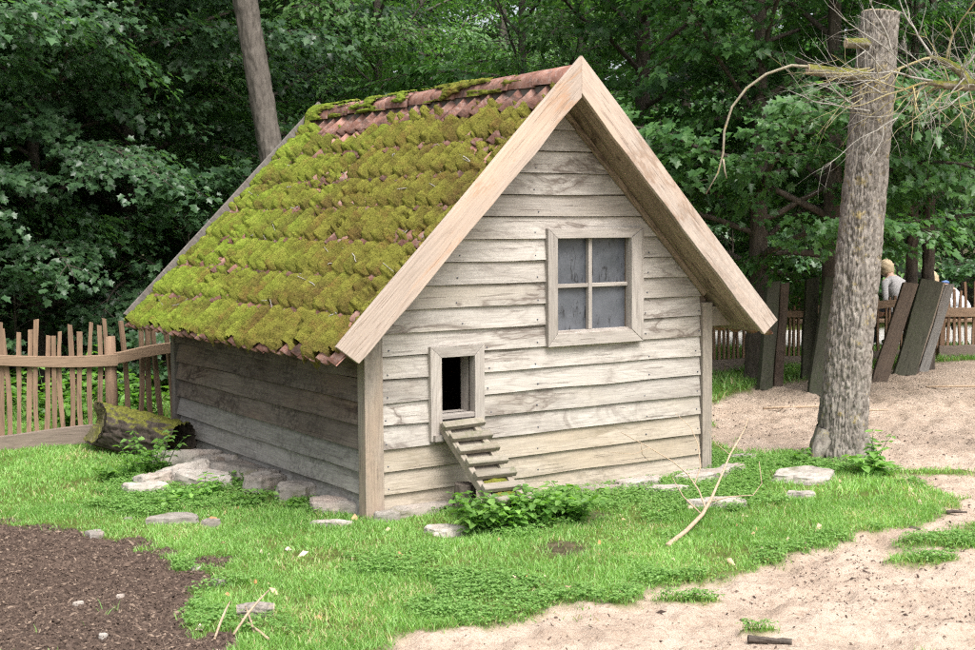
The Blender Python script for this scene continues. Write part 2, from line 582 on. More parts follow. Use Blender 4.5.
def m_glass():
    t = NT('dusty_pane')
    v = t.rand_vec(31)
    d = t.noise(v, 5, 5, 0.6)
    col = t.ramp(d, [(0.3, (0.05, 0.056, 0.066)), (0.7, (0.1, 0.107, 0.122))])
    # dried streaks and scratches
    sc = t.ramp(t.noise(t.scale(v, (1.0, 1, 0.25)), 26, 6, 0.75, 1.4), [(0.40, 1), (0.46, 0)])
    gate = t.ramp(t.noise(v, 6, 2), [(0.45, 0), (0.55, 1)])
    col = t.mix(t.math('MULTIPLY', sc, gate), col, (0.018, 0.019, 0.022))
    wh = t.ramp(t.noise(v, 70, 5, 0.75), [(0.62, 0), (0.7, 1)])
    col = t.mix(t.math('MULTIPLY', wh, 0.35), col, (0.34, 0.34, 0.34))
    p = t.principled(col, t.ramp(d, [(0.3, 0.22), (0.7, 0.5)]), t.bump(t.noise(v, 7, 3), 0.15, 0.01), 0.6)
    return t.done(p)


MAT['tile'] = m_tile()
MAT['moss'] = m_moss()
MAT['bark'] = m_bark('grey_bark', (0.32, 0.29, 0.255), (0.22, 0.195, 0.17), (0.075, 0.063, 0.055), lichen=0.4)
MAT['bark_dark'] = m_bark('dark_bark', (0.13, 0.11, 0.09), (0.085, 0.07, 0.058), (0.035, 0.028, 0.024))
MAT['bark_mid'] = m_bark('brown_grey_bark', (0.17, 0.15, 0.13), (0.115, 0.1, 0.086), (0.05, 0.043, 0.037))
MAT['bark_log'] = m_bark('mossy_log_bark', (0.1, 0.082, 0.065), (0.065, 0.052, 0.042), (0.022, 0.018, 0.015), moss=0.9, mlo=0.86)
MAT['log_end'] = m_bark('mossy_cut_log_end', (0.2, 0.17, 0.11), (0.13, 0.115, 0.06), (0.05, 0.045, 0.025), scale=1.6, moss=0.8)
MAT['mossy_branch'] = m_bark('mossy_branch_bark', (0.33, 0.29, 0.22), (0.2, 0.17, 0.12), (0.08, 0.065, 0.045), scale=2, moss=0.9, lichen=0.6, mlo=0.42)
MAT['twig_yellow'] = m_bark('lichen_twig', (0.42, 0.37, 0.2), (0.34, 0.29, 0.16), (0.2, 0.18, 0.13), scale=2, lichen=0.9)
MAT['twig_arch'] = m_bark('grey_green_shoot', (0.36, 0.33, 0.25), (0.28, 0.25, 0.18), (0.16, 0.14, 0.1), scale=2, lichen=0.5)
MAT['twig_grey'] = m_bark('grey_twig', (0.42, 0.4, 0.36), (0.33, 0.31, 0.27), (0.2, 0.18, 0.15), scale=2)
MAT['stick_pale'] = m_bark('pale_stick', (0.5, 0.39, 0.28), (0.4, 0.3, 0.21), (0.35, 0.25, 0.17), scale=1.5)
MAT['cut'] = m_plain('cut_wood_end', (0.42, 0.33, 0.24), 0.85)
MAT['rock'] = m_rock()
MAT['ground'] = m_ground()
MAT['glass'] = m_glass()
MAT['leafA'] = leaf_mat('maple_leaf_dark', (0.044, 0.1, 0.047), (0.108, 0.2, 0.09), 0.36, 0.38, spec=0.6)
MAT['leafB'] = leaf_mat('maple_leaf_green', (0.04, 0.105, 0.036), (0.105, 0.21, 0.066), 0.4, 0.4)
MAT['leafC'] = leaf_mat('toplit_light_leaf', (0.065, 0.155, 0.05), (0.18, 0.31, 0.11), 0.42, 0.45)  # lighter green than the maples, with overhead light on the crowns painted in
MAT['leafD'] = leaf_mat('fine_dark_leaf', (0.02, 0.06, 0.018), (0.05, 0.12, 0.032), 0.4, 0.3)
MAT['weed'] = leaf_mat('weed_leaf', (0.08, 0.19, 0.035), (0.22, 0.38, 0.09), 0.5, 0.35)
MAT['grass'] = leaf_mat('grass_blade', (0.105, 0.235, 0.04), (0.3, 0.48, 0.145), 0.5, 0.35, dry=(0.46, 0.4, 0.22))
MAT['clover'] = leaf_mat('clover_leaf', (0.11, 0.25, 0.045), (0.27, 0.45, 0.13), 0.5, 0.3)
MAT['debris'] = m_attr('ground_debris', [(0.0, (0.05, 0.035, 0.028)), (0.45, (0.12, 0.085, 0.065)), (0.8, (0.24, 0.18, 0.135)), (1.0, (0.5, 0.43, 0.34))])
MAT['litterleaf'] = m_attr('fallen_leaf', [(0.0, (0.45, 0.2, 0.09)), (0.6, (0.52, 0.36, 0.24)), (1.0, (0.6, 0.5, 0.4))])
MAT['shirt_grey'] = m_plain('grey_shirt', (0.36, 0.345, 0.34), 0.9)
MAT['shirt_white'] = m_plain('white_shirt', (0.74, 0.76, 0.8), 0.9)
MAT['trousers'] = m_plain('dark_trousers', (0.06, 0.07, 0.1), 0.9)
MAT['skin'] = m_plain('skin', (0.52, 0.34, 0.26), 0.6, 0.05)
MAT['hair'] = m_plain('pale_hair', (0.46, 0.36, 0.23), 0.6, 0.3, 90)
MAT['collar'] = m_plain('blue_collar', (0.12, 0.2, 0.42), 0.8)

# ------------------------------------------------------------------ ground
HX, HY, HYAW = -0.7027, 7.912, 0.5848
HW, HD = 2.675, 3.128
hc, hsn = math.cos(HYAW), math.sin(HYAW)


def h2w(x, y):
    return HX + x * hc - y * hsn, HY + x * hsn + y * hc


def w2h(x, y):
    dx, dy = x - HX, y - HY
    return dx * hc + dy * hsn, -dx * hsn + dy * hc


SAND = [(-0.41, 5.41), (-0.09, 5.8), (0.33, 6.1), (0.77, 6.29), (1.26, 6.61), (1.78, 7.1), (2.23, 7.56), (2.7, 8.05), (2.95, 8.4), (2.98, 8.9),
        (2.85, 9.45), (2.3, 9.95), (1.78, 10.2), (1.75, 11.2), (2.24, 13.1), (2.75, 13.9), (3.4, 14.8), (4.6, 15.8), (6.0, 16.7), (10, 17.4), (16, 16), (16, 1), (-1.6, 1), (-1.0, 4.4)]
SOIL = [(-3.4, 8.0), (-2.91, 7.89), (-2.49, 7.69), (-1.92, 7.27), (-1.5, 6.62), (-1.3, 6.01), (-1.1, 5.43), (-1.0, 4.5), (-1.6, 1), (-8, 1), (-8, 7.6)]
ISLES = [(2.62, 7.25, 0.42, 0.17), (2.25, 6.88, 0.2, 0.09), (3.2, 7.6, 0.5, 0.25), (0.93, 6.1, 0.16, 0.05), (1.15, 5.62, 0.09, 0.04), (2.3, 6.85, 0.1, 0.05), (0.6, 6.05, 0.07, 0.04), (3.0, 9.3, 0.5, 0.12)]


def masks(x, y):
    w = (fbm(x * 3.1, y * 3.1, 0, 5, 4) - 0.5) * 0.55
    sand = sstep(-0.05, 0.07, poly_sd(x, y, SAND) + w)
    for ix, iy, a, b in ISLES:
        d = ((x - ix) / a) ** 2 + ((y - iy) / b) ** 2
        sand = sand * (1 - sstep(1.4, 0.5, d + w * 2.2))
    soil = sstep(-0.07, 0.06, poly_sd(x, y, SOIL) + w * 0.9)
    # worn earth spots in the turf
    for ix, iy, a in ((0.62, 7.95, 0.13), (0.42, 7.1, 0.16), (-0.2, 7.5, 0.16), (-1.45, 6.9, 0.14), (-2.3, 9.0, 0.1)):
        d = np.hypot((x - ix), (y - iy) * 0.8) / a
        soil = np.maximum(soil, 0.75 * sstep(1.3, 0.5, d + w))
    path = sstep(0, 0.3, 1.7 - np.abs(y - (19.9 + 0.06 * x) - w)) * sstep(0.0, 1.2, x - 1.0)
    litter = np.maximum(sstep(12.6, 14.4, y + w * 3) * sstep(1.2, -0.6, x + w * 3), sstep(23.5, 26, y))
    litter = np.maximum(litter, sstep(5.5, 7.5, np.abs(x) - 1.5 + w) * sstep(9, 12, y) * sstep(0, -1, x))
    # bare earth inside and right against the coop
    hx, hy = w2h(x, y)
    ins = np.minimum.reduce([hx + 0.05, HW + 0.05 - hx, hy + 0.05, HD + 0.05 - hy])
    soil = np.maximum(soil, sstep(-0.03, 0.02, ins))
    return sand, soil, path, litter


def gz(x, y, m=None):
    x, y = np.asarray(x, float), np.asarray(y, float)
    sand, soil, path, litter = m if m is not None else masks(x, y)
    z = (fbm(x * 0.8, y * 0.8, 0, 3, 3) - 0.5) * 0.06
    z = z + sand * ((fbm(x * 8, y * 8, 0, 11, 4, 0.66) - 0.5) * 0.10 - 0.02 - 0.022 * sstep(0.62, 0.75, vn(x * 5.5, y * 4.5, 0, 19)))
    z = z + soil * ((fbm(x * 9, y * 9, 0, 13, 4, 0.6) - 0.5) * 0.075 - 0.005)
    hx, hy = w2h(x, y)
    d = np.maximum.reduce([-hx, hx - HW, -hy, hy - HD])
    z = z * sstep(-0.1, 0.5, d)
    return z


def gz1(x, y):
    return float(gz(np.array([x]), np.array([y]))[0])


def graded(lo, hi, fine0, fine1, step, grow=1.28):
    a = list(np.arange(fine0, fine1 + 1e-6, step))
    s = step
    p = a[-1]
    while p < hi:
        s *= grow
        p += s
        a.append(p)
    s = step
    p = a[0]
    b = []
    while p > lo:
        s *= grow
        p -= s
        b.append(p)
    return np.array(b[::-1] + a)


gx = graded(-400, 400, -3.6, 4.6, 0.026)
ya = np.concatenate([np.arange(4.6, 9.0, 0.024), np.arange(9.0, 13, 0.045), np.arange(13, 22, 0.12)])
gy = np.concatenate([[-400, -150, -60, -25, -10, -4, 0, 2, 3, 4, 4.4], ya, [22.5, 23.5, 25, 27, 30, 35, 42, 55, 75, 110, 170, 260, 400]])
GX, GY = np.meshgrid(gx, gy)
fx_, fy_ = GX.ravel(), GY.ravel()
mk = masks(fx_, fy_)
fz_ = gz(fx_, fy_, mk)
nx, ny = len(gx), len(gy)
idx = np.arange(nx * ny).reshape(ny, nx)
quads = np.stack([idx[:-1, :-1], idx[:-1, 1:], idx[1:, 1:], idx[1:, :-1]], -1).reshape(-1, 4)
me = fast_mesh('ground', np.stack([fx_, fy_, fz_], -1), quads, True,
               dict(sand=mk[0], soil=mk[1], path=mk[2], litter=mk[3]), 4)
tag(ob('ground', me, MAT['ground']), kind='structure')

# ------------------------------------------------------------------ the coop
coop = empty('chicken_coop', (HX, HY, 0), HYAW)
tag(coop, 'small weathered clapboard chicken coop with steep mossy red tile roof', 'chicken coop')
APEX = 2.78
PERP = math.sqrt(2)


def roof_z(x, perp=0.0):
    """height of the 45 degree roof line, lowered by a perpendicular offset"""
    return APEX - perp * PERP - abs(x - HW / 2)


WALL_OFF = 0.165
WO = (1.35, 1.957, 1.04, 1.65)       # window opening
DO = (0.472, 0.711, 0.585, 0.935)    # hatch opening
# inner wall panel of the front with its two openings
mb = MB()
xs = [0.0, DO[0], DO[1], HW / 2, WO[0], WO[1], HW]
for a, b in zip(xs[:-1], xs[1:]):
    za, zb = roof_z(a, WALL_OFF), roof_z(b, WALL_OFF)
    holes = [h for h in (DO, WO) if h[0] <= a + 1e-6 and b <= h[1] + 1e-6]
    if holes:
        h = holes[0]
        mb.prism([(a, 0), (b, 0), (b, h[2]), (a, h[2])], 0.0, 0.022)
        mb.prism([(a, h[3]), (b, h[3]), (b, zb), (a, za)], 0.0, 0.022)
    else:
        mb.prism([(a, 0), (b, 0), (b, zb), (a, za)], 0.0, 0.022)
front_wall = mb.build('front_wall', MAT['inner'], coop)
mb = MB()
mb.prism([(0, 0), (HW, 0), (HW, roof_z(HW, WALL_OFF)), (HW / 2, roof_z(HW / 2, WALL_OFF)), (0, roof_z(0, WALL_OFF))], HD - 0.022, HD)
back_wall = mb.build('back_wall', MAT['side'], coop)
side_wall = MB().box(0, 0.022, 0.024, HD - 0.024, 0, roof_z(0, WALL_OFF)).build('left_side_wall', MAT['inner'], coop)
right_wall = MB().box(HW - 0.022, HW, 0.024, HD - 0.024, 0, roof_z(0, WALL_OFF)).build('right_side_wall', MAT['side'], coop)
MB().box(0.03, HW - 0.03, 0.03, HD - 0.03, 0.4, 0.43).build('inner_floor', MAT['inner'], coop)


def lap_board(xl0, xr0, xl1, xr1, z0, z1, seed, flip_y=1, prou=0.033, wav=0.004):
    """a lapped board: tilted, lower edge proud and hand-sawn; runs along x, faces -y"""
    n = max(2, int((xr0 - xl0) / 0.09))
    r = random.Random(seed)
    ph = r.random() * 100
    tilt = r.uniform(-0.004, 0.004)
    v, f = [], []
    for i in range(n + 1):
        t = i / n
        xb = xl0 + (xr0 - xl0) * t
        xt = xl1 + (xr1 - xl1) * t
        w = wav * (float(vn(xb * 2.3 + ph, ph)) * 2 - 1) + tilt * (t - 0.5) * 2
        w2 = 0.004 * (float(vn(xb * 3.7 + ph, ph + 9)) * 2 - 1)
        v += [(xb, -prou + w2, z0 + w), (xt, -0.013 + w2 * 0.4, z1), (xt, -0.002, z1), (xb, -0.005, z0 + w + 0.006)]
    for i in range(n):
        a, b = i * 4, i * 4 + 4
        for k in range(4):
            k2 = (k + 1) % 4
            f.append((a + k, b + k, b + k2, a + k2))
    f += [(0, 1, 2, 3), tuple(n * 4 + k for k in (3, 2, 1, 0))]
    return v, f


PITCHB = 0.1383
FR = {'w': (1.272, 2.062, 0.955, 1.715), 'd': (0.392, 0.782, 0.425, 1.005)}
CW = 0.07      # corner posts
for k in range(19):
    z0 = -0.006 + k * PITCHB
    z1 = z0 + PITCHB - 0.004
    zmax = roof_z(HW / 2, WALL_OFF)
    if z0 > zmax - 0.05:
        break
    def lim(z):
        d = zmax - z
        return max(CW, HW / 2 - d), min(HW - CW, HW / 2 + d)
    zt = min(z1, zmax - 0.01)
    a0, b0 = lim(z0)
    a1, b1 = lim(zt)
    segs = [(a0, b0, a1, b1, z0, zt)]
    for ho in (WO, DO):
        out = []
        for (p0, q0, p1, q1, s0, s1) in segs:
            if s1 <= ho[2] or s0 >= ho[3] or q0 < ho[0] or p0 > ho[1]:
                out.append((p0, q0, p1, q1, s0, s1))
                continue
            m0, m1 = ho[0] - 0.012, ho[1] + 0.012
            out.append((p0, m0, p1, m0, s0, s1))
            out.append((m1, q0, m1, q1, s0, s1))
            if s0 < ho[2] - 0.03:
                out.append((m0, m1, m0, m1, s0, ho[2] - 0.012))
            if s1 > ho[3] + 0.03:
                out.append((m0, m1, m0, m1, ho[3] + 0.012, s1))
        segs = out
    for sgi, sg in enumerate(segs):
        if sg[1] - sg[0] > 0.02:
            MB().add(*lap_board(*sg, seed=k * 7)).build('board', MAT['clap_low' if k < 3 else 'clap'], front_wall)

nb_ = MB()
for k in range(18):
    z = k * PITCHB + 0.026
    for xx in (0.1, 0.62 if z > 1.1 else 0.84, 1.2, 2.12, HW - 0.1):
        if abs(xx - HW / 2) > zmax - z - 0.16:
            continue
        dx, dz = random.gauss(0, 0.012), random.gauss(0, 0.006)
        nb_.tube([(xx + dx, -0.020, z + dz), (xx + dx, -0.0335, z + dz)], 0.0042, 6)
tag(nb_.build('nails', MAT['trousers'], front_wall), kind='stuff')
# left side boards (object x axis runs along the wall, so the grain does too)
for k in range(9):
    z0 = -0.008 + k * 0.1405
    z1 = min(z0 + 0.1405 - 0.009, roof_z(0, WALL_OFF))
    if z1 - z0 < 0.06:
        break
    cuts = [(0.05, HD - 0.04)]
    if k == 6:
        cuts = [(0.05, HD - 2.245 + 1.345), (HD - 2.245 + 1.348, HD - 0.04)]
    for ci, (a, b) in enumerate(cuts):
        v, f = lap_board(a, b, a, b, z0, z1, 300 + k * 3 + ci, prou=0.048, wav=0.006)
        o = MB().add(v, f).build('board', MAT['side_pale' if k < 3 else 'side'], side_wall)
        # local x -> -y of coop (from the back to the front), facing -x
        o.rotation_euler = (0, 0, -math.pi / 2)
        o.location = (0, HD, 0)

# corner posts
MB().box(-0.054, CW, -0.042, 0.05, -0.03, 1.16).build('corner_post', MAT['post'], coop, bevel=0.004)
MB().box(HW - CW + 0.012, HW + 0.03, -0.042, 0.05, -0.03, 1.19).build('corner_post', MAT['post'], coop, bevel=0.004)
MB().box(-0.056, 0.03, HD - 0.036, HD + 0.034, 0.05, 1.16).build('corner_post', MAT['post_dark'], coop, bevel=0.004)


# mitred picture frames round the window and the hatch
def mitre_frame(parent, o, n, y0, y1, name, split=None):
    ox0, ox1, oz0, oz1 = o
    ix0, ix1, iz0, iz1 = n
    g = 0.0012
    parts = [([(ox0, oz1), (ix0, iz1), (ix1, iz1), (ox1, oz1)], 'X'), ([(ox0, oz0), (ox1, oz0), (ix1, iz0), (ix0, iz0)], 'X'),
             ([(ox0, oz0 + g), (ix0 - g, iz0 + g), (ix0 - g, iz1 - g), (ox0, oz1 - g)], 'Z'), ([(ox1, oz0 + g), (ox1, oz1 - g), (ix1 + g, iz1 - g), (ix1 + g, iz0 + g)], 'Z')]
    for i, (pl, ax) in enumerate(parts):
        yy = y0 - 0.003 * (i % 2) - (0.002 if i > 1 else 0)
        MB().prism(pl, yy, y1).build(name, MAT['frame' + ax], parent, bevel=0.003)


win = MB().box(WO[0] - 0.004, WO[1] + 0.004, 0.036, 0.05, WO[2] - 0.004, WO[3] + 0.004).build('window', MAT['inner'], coop)
# the backing above is the dark inner board behind the panes
mitre_frame(win, FR['w'], (WO[0], WO[1], WO[2], WO[3]), -0.058, -0.004, 'frame')
# inner jambs
MB().box(WO[0] - 0.02, WO[0], -0.03, 0.035, WO[2], WO[3]).build('jamb', MAT['frameZ'], win)
MB().box(WO[1], WO[1] + 0.02, -0.03, 0.035, WO[2], WO[3]).build('jamb', MAT['frameZ'], win)
MB().box(WO[0], WO[1], -0.03, 0.035, WO[3], WO[3] + 0.02).build('jamb', MAT['frameX'], win)
MB().box(WO[0], WO[1], -0.032, 0.035, WO[2] - 0.02, WO[2] + 0.012).build('sill', MAT['frameX'], win)
VX, HZ = 1.64, 1.342
MB().box(VX - 0.014, VX + 0.014, -0.022, 0.012, WO[2] + 0.013, WO[3]).build('glazing_bar', MAT['frameZ'], win, bevel=0.003)
MB().box(WO[0], VX - 0.015, -0.019, 0.012, HZ - 0.013, HZ + 0.013).build('glazing_bar', MAT['frameX'], win, bevel=0.003)
MB().box(VX + 0.015, WO[1], -0.019, 0.012, HZ - 0.013, HZ + 0.013).build('glazing_bar', MAT['frameX'], win, bevel=0.003)
for (a, b) in ((WO[0], VX), (VX, WO[1])):
    for (c, d) in ((WO[2], HZ), (HZ, WO[3])):
        MB().box(a + 0.001, b - 0.001, 0.014, 0.018, c + 0.001, d - 0.001).build('pane', MAT['glass'], win)

hatch = MB().box(DO[0] - 0.02, DO[0], -0.03, 0.11, DO[2], DO[3]).box(DO[1], DO[1] + 0.02, -0.03, 0.11, DO[2], DO[3]) \
    .box(DO[0] - 0.02, DO[1] + 0.02, -0.03, 0.11, DO[3], DO[3] + 0.02).build('hatch_door', MAT['frameZ'], coop)
ox0, ox1, oz0, oz1 = FR['d']
MB().prism([(ox0, oz1), (DO[0], DO[3]), (DO[1], DO[3]), (ox1, oz1)], -0.054, -0.006).build('frame', MAT['frameX'], hatch, bevel=0.003)
MB().prism([(ox0, oz0), (DO[0], oz0 - 0.01), (DO[0] - 0.001, DO[3] - 0.001), (ox0, oz1 - 0.001)], -0.057, -0.006).build('frame', MAT['frameZ'], hatch, bevel=0.003)
MB().prism([(ox1, oz0 + 0.09), (ox1, oz1 - 0.001), (DO[1] + 0.001, DO[3] - 0.001), (DO[1], oz0 + 0.09)], -0.057, -0.006).build('frame', MAT['frameZ'], hatch, bevel=0.003)
MB().box(DO[0] - 0.0, DO[1] + 0.0, -0.05, 0.11, DO[2] - 0.03, DO[2]).build('sill', MAT['frameX'], hatch, bevel=0.003)
MB().box(ox0 + 0.012, ox0 + 0.115, -0.085, -0.05, oz0 + 0.002, oz0 + 0.042).build('bracket', MAT['frameX'], hatch, bevel=0.003)

# ---- roof
Y0, Y1 = -0.295, HD + 0.165
RUN = HW / 2 + 0.39
SL = RUN * PERP                       # slope length
DECK = 0.112                          # deck top, perpendicular distance below the bargeboard top line


def slope_frame(side):
    """matrix: local x along the slope downward, local y along the ridge (to the back), local z out of the roof"""
    q = 1 / PERP
    if side < 0:
        ax = Vector((-q, 0, -q))
        ay = Vector((0, -1, 0))
    else:
        ax = Vector((q, 0, -q))
        ay = Vector((0, 1, 0))
    az = ax.cross(ay)
    m = Matrix((ax, ay, az)).transposed().to_4x4()
    m.translation = Vector((HW / 2, 0, APEX))
    return m


mb = MB()
for sd in (-1, 1):
    m = slope_frame(sd)
    ys = (-Y1, -Y0) if sd < 0 else (Y0, Y1)
    b = MB().box(DECK if sd > 0 else DECK + 0.0, SL - 0.05, ys[0], ys[1], -DECK - 0.026, -DECK)
    mb.add([m @ Vector(p) for p in b.v], b.f)
roof = mb.build('roof', MAT['soffit'], coop)


def curved_board(length, width, thick, seed, wave=0.019, end_round=True, y=0.0):
    """barge board in the slope frame: x along slope, z across (0 = top edge, -width = live lower edge), thickness along y"""
    n = 44
    r = random.Random(seed)
    ph = r.random() * 50
    v, f = [], []
    for i in range(n + 1):
        t = i / n
        x = t * length
        low = -width + wave * (float(fbm(x * 1.9 + ph, ph, 0, seed, 3)) * 2 - 1) * 1.6
        tw = 0.004 * (float(vn(x * 1.3 + ph, 4)) * 2 - 1)
        v += [(x, 0, tw), (x, 0, low), (x, thick, low), (x, thick, tw)]
    for i in range(n):
        a, b = i * 4, i * 4 + 4
        for k in range(4):
            f.append((a + k, a + (k + 1) % 4, b + (k + 1) % 4, b + k))
    f += [(3, 2, 1, 0), tuple(n * 4 + k for k in range(4))]
    return v, f


def barge(name, side, yb, seed, width, mat, thick=0.03, length=SL):
    m = slope_frame(side)
    v, f = curved_board(length, width, thick, seed)
    w = []
    for (x, y, z) in v:
        # plumb cut at the apex, slightly slanted cut at the lower end
        t = x / length
        x2 = (-z) * 1.0 * (1 - t) * 1.0 + x
        if side > 0:
            x2 = x2 + 0.0015 * (1 - t)
        if t > 0.9999:
            x2 = length + z * 0.18 - 0.03 * (((z / width) + 0.5) ** 2) * 4 * 0.6
        w.append((x2, (yb + y) if side > 0 else -(yb + y), z))
    if side < 0:
        f = [tuple(reversed(q)) for q in f]
    o = MB().add(w, f).build(name, mat, coop, bevel=0.003)
    o.matrix_local = m
    return o


bgl = barge('bargeboard', -1, -0.325, 21, 0.174, MAT['barge'])
tag(bgl, 'pale bargeboard on the tiled slope side with an orange stain')
barge('bargeboard', 1, -0.325, 34, 0.165, MAT['barge_grey'])
barge('bargeboard', -1, Y1 + 0.004, 41, 0.15, MAT['post_dark'], 0.022)
barge('bargeboard', 1, Y1 + 0.004, 43, 0.15, MAT['post_dark'], 0.022)
# soffit planks under the gable overhang
for sd in (-1, 1):
    m = slope_frame(sd)
    for (ya_, yb_, zz) in ((-0.29, -0.165, -0.150), (-0.162, -0.012, -0.146)):
        n = 30
        v, f = [], []
        for i in range(n + 1):
            x = 0.17 + (SL - 0.14 - 0.17) * i / n
            lo = zz + 0.012 * (float(fbm(x * 4, zz * 100, 0, 9, 3)) - 0.5)
            a = ya_ + 0.008 * (float(vn(x * 5, 3)) - 0.5)
            v += [(x, a, zz + 0.022), (x, a, lo), (x, yb_, lo), (x, yb_, zz + 0.022)]
        for i in range(n):
            for k in range(4):
                f.append((i * 4 + k, i * 4 + (k + 1) % 4, i * 4 + 4 + (k + 1) % 4, i * 4 + 4 + k))
        f += [(3, 2, 1, 0), tuple(n * 4 + k for k in range(4))]
        if sd < 0:
            v = [(x, -y, z) for x, y, z in v]
            f = [tuple(reversed(q)) for q in f]
        o = MB().add(v, f).build('soffit_plank', MAT['soffit'], roof)
        o.matrix_local = m
# dark trim lath where the soffit meets the wall, and a purlin end beyond the right wall
for sd in (-1, 1):
    m = slope_frame(sd)
    b = MB().box(0.2, SL - 0.45, -0.05, -0.03, -0.185, -0.15) if sd > 0 else MB().box(0.2, SL - 0.45, 0.03, 0.05, -0.185, -0.15)
    o = b.build('trim_lath', MAT['soffit'], roof)
    o.matrix_local = m
MB().box(HW + 0.02, HW + 0.30, -0.02, 0.05, 1.02, 1.16).build('rafter_end', MAT['post'], coop, bevel=0.004)

# tiles on the visible slope
NCOL, NROW = 22, 8
TW = (Y1 - Y0 - 0.015) / NCOL
TE = (SL - 0.05) / NROW
TL = TE + 0.045


def tile_prof(u):
    """pantile cross-section, u in tile widths: a broad trough and a narrow roll"""
    u = u % 1.0
    return 0.038 * np.exp(-((u - 0.78) / 0.16) ** 2) + 0.038 * np.exp(-((u + 0.22) / 0.16) ** 2) - 0.004 * np.cos((u - 0.3) * 6.283)


tv, tf = [], []
ns = 9
for j, (x, lift) in enumerate(((0, 0.006), (TL * 0.5, 0.018), (TL, 0.034))):
    for i in range(ns + 1):
        u = i / ns * 1.06
        h = float(tile_prof(np.array(u)))
        tv += [(x, u * TW, h + lift), (x, u * TW, h + lift - 0.013)]
w_ = (ns + 1) * 2
for j in range(2):
    for i in range(ns):
        a = j * w_ + i * 2
        tf += [(a, a + w_, a + w_ + 2, a + 2), (a + 1, a + 3, a + w_ + 3, a + w_ + 1)]
for i in range(ns):
    a = 2 * w_ + i * 2
    tf += [(a, a + 1, a + 3, a + 2)]
    tf += [(i * 2, i * 2 + 2, i * 2 + 3, i * 2 + 1)]
tile_me = MB().add(tv, tf).mesh('tile', True)
tile_me.materials.append(MAT['tile'])
mL = slope_frame(-1)
for r_ in range(NROW):
    for c in range(NCOL):
        o = ob('tile', tile_me, None, roof)
        jx, jy, jz = random.gauss(0, 0.004), random.gauss(0, 0.003), random.uniform(0, 0.004)
        loc = Matrix.Translation((0.06 + r_ * TE + jx - 0.01, -Y1 + 0.008 + c * TW + jy, -DECK + 0.004 + jz))
        rot = Matrix.Rotation(random.gauss(0, 0.012), 4, 'Z') @ Matrix.Rotation(random.gauss(0, 0.01), 4, 'Y')
        o.matrix_local = mL @ loc @ rot
# the far slope, never seen from here, as one sheet of the same tiles
mb = MB()
mR = slope_frame(1)
for r_ in range(NROW):
    for c in range(NCOL):
        mm = Matrix.Translation((0.05 + r_ * TE, Y0 + 0.01 + c * TW, -DECK + 0.004))
        mb.add([mR @ mm @ Vector(p) for p in tv], tf)
fo = mb.build('far_slope_tiles', MAT['tile'], roof, smooth=True)
tag(fo, kind='stuff')

# ridge tiles
rt_v, rt_f = [], []
nr, RLEN = 10, 0.36
for j, (y, r0) in enumerate(((0, 0.098), (0.02, 0.104), (RLEN * 0.9, 0.09), (RLEN, 0.088))):
    for i in range(nr + 1):
        a = R(-98) + R(196) * i / nr
        rt_v += [(math.sin(a) * r0 * 1.12, y, math.cos(a) * r0), (math.sin(a) * (r0 - 0.014) * 1.12, y, math.cos(a) * (r0 - 0.014))]
w_ = (nr + 1) * 2
for j in range(3):
    for i in range(nr):
        a = j * w_ + i * 2
        rt_f += [(a, a + 2, a + w_ + 2, a + w_), (a + 1, a + w_ + 1, a + w_ + 3, a + 3)]
for i in range(nr):
    a = i * 2
    rt_f += [(a, a + 1, a + 3, a + 2)]
rt_me = MB().add(rt_v, rt_f).mesh('ridge_tile', True)
rt_me.materials.append(MAT['tile'])
NRT = 11
for i in range(NRT):
    o = ob('ridge_tile', rt_me, None, roof)
    yy = Y0 + 0.006 + i * ((Y1 - Y0 - RLEN - 0.01) / (NRT - 1))
    o.location = (HW / 2 + random.gauss(0, 0.004), yy, APEX - 0.158 + random.uniform(-.003, .003))
    o.rotation_euler = (R(1.8), random.gauss(0, 0.03), random.gauss(0, 0.012))
MB().box(HW / 2 - 0.085, HW / 2 + 0.085, Y0 + 0.02, Y1 - 0.01, APEX - 0.215, APEX - 0.165).build('ridge_mortar', MAT['post_dark'], roof)

# moss cushions on the visible slope: a height field over the tiles
du = 0.0075
us = np.arange(0.0, SL + 0.085, du)                 # down the slope
vs = np.arange(0.0, Y1 - Y0 - 0.004, du)            # from the back (0) to the gable
UU, VV = np.meshgrid(us, vs, indexing='ij')


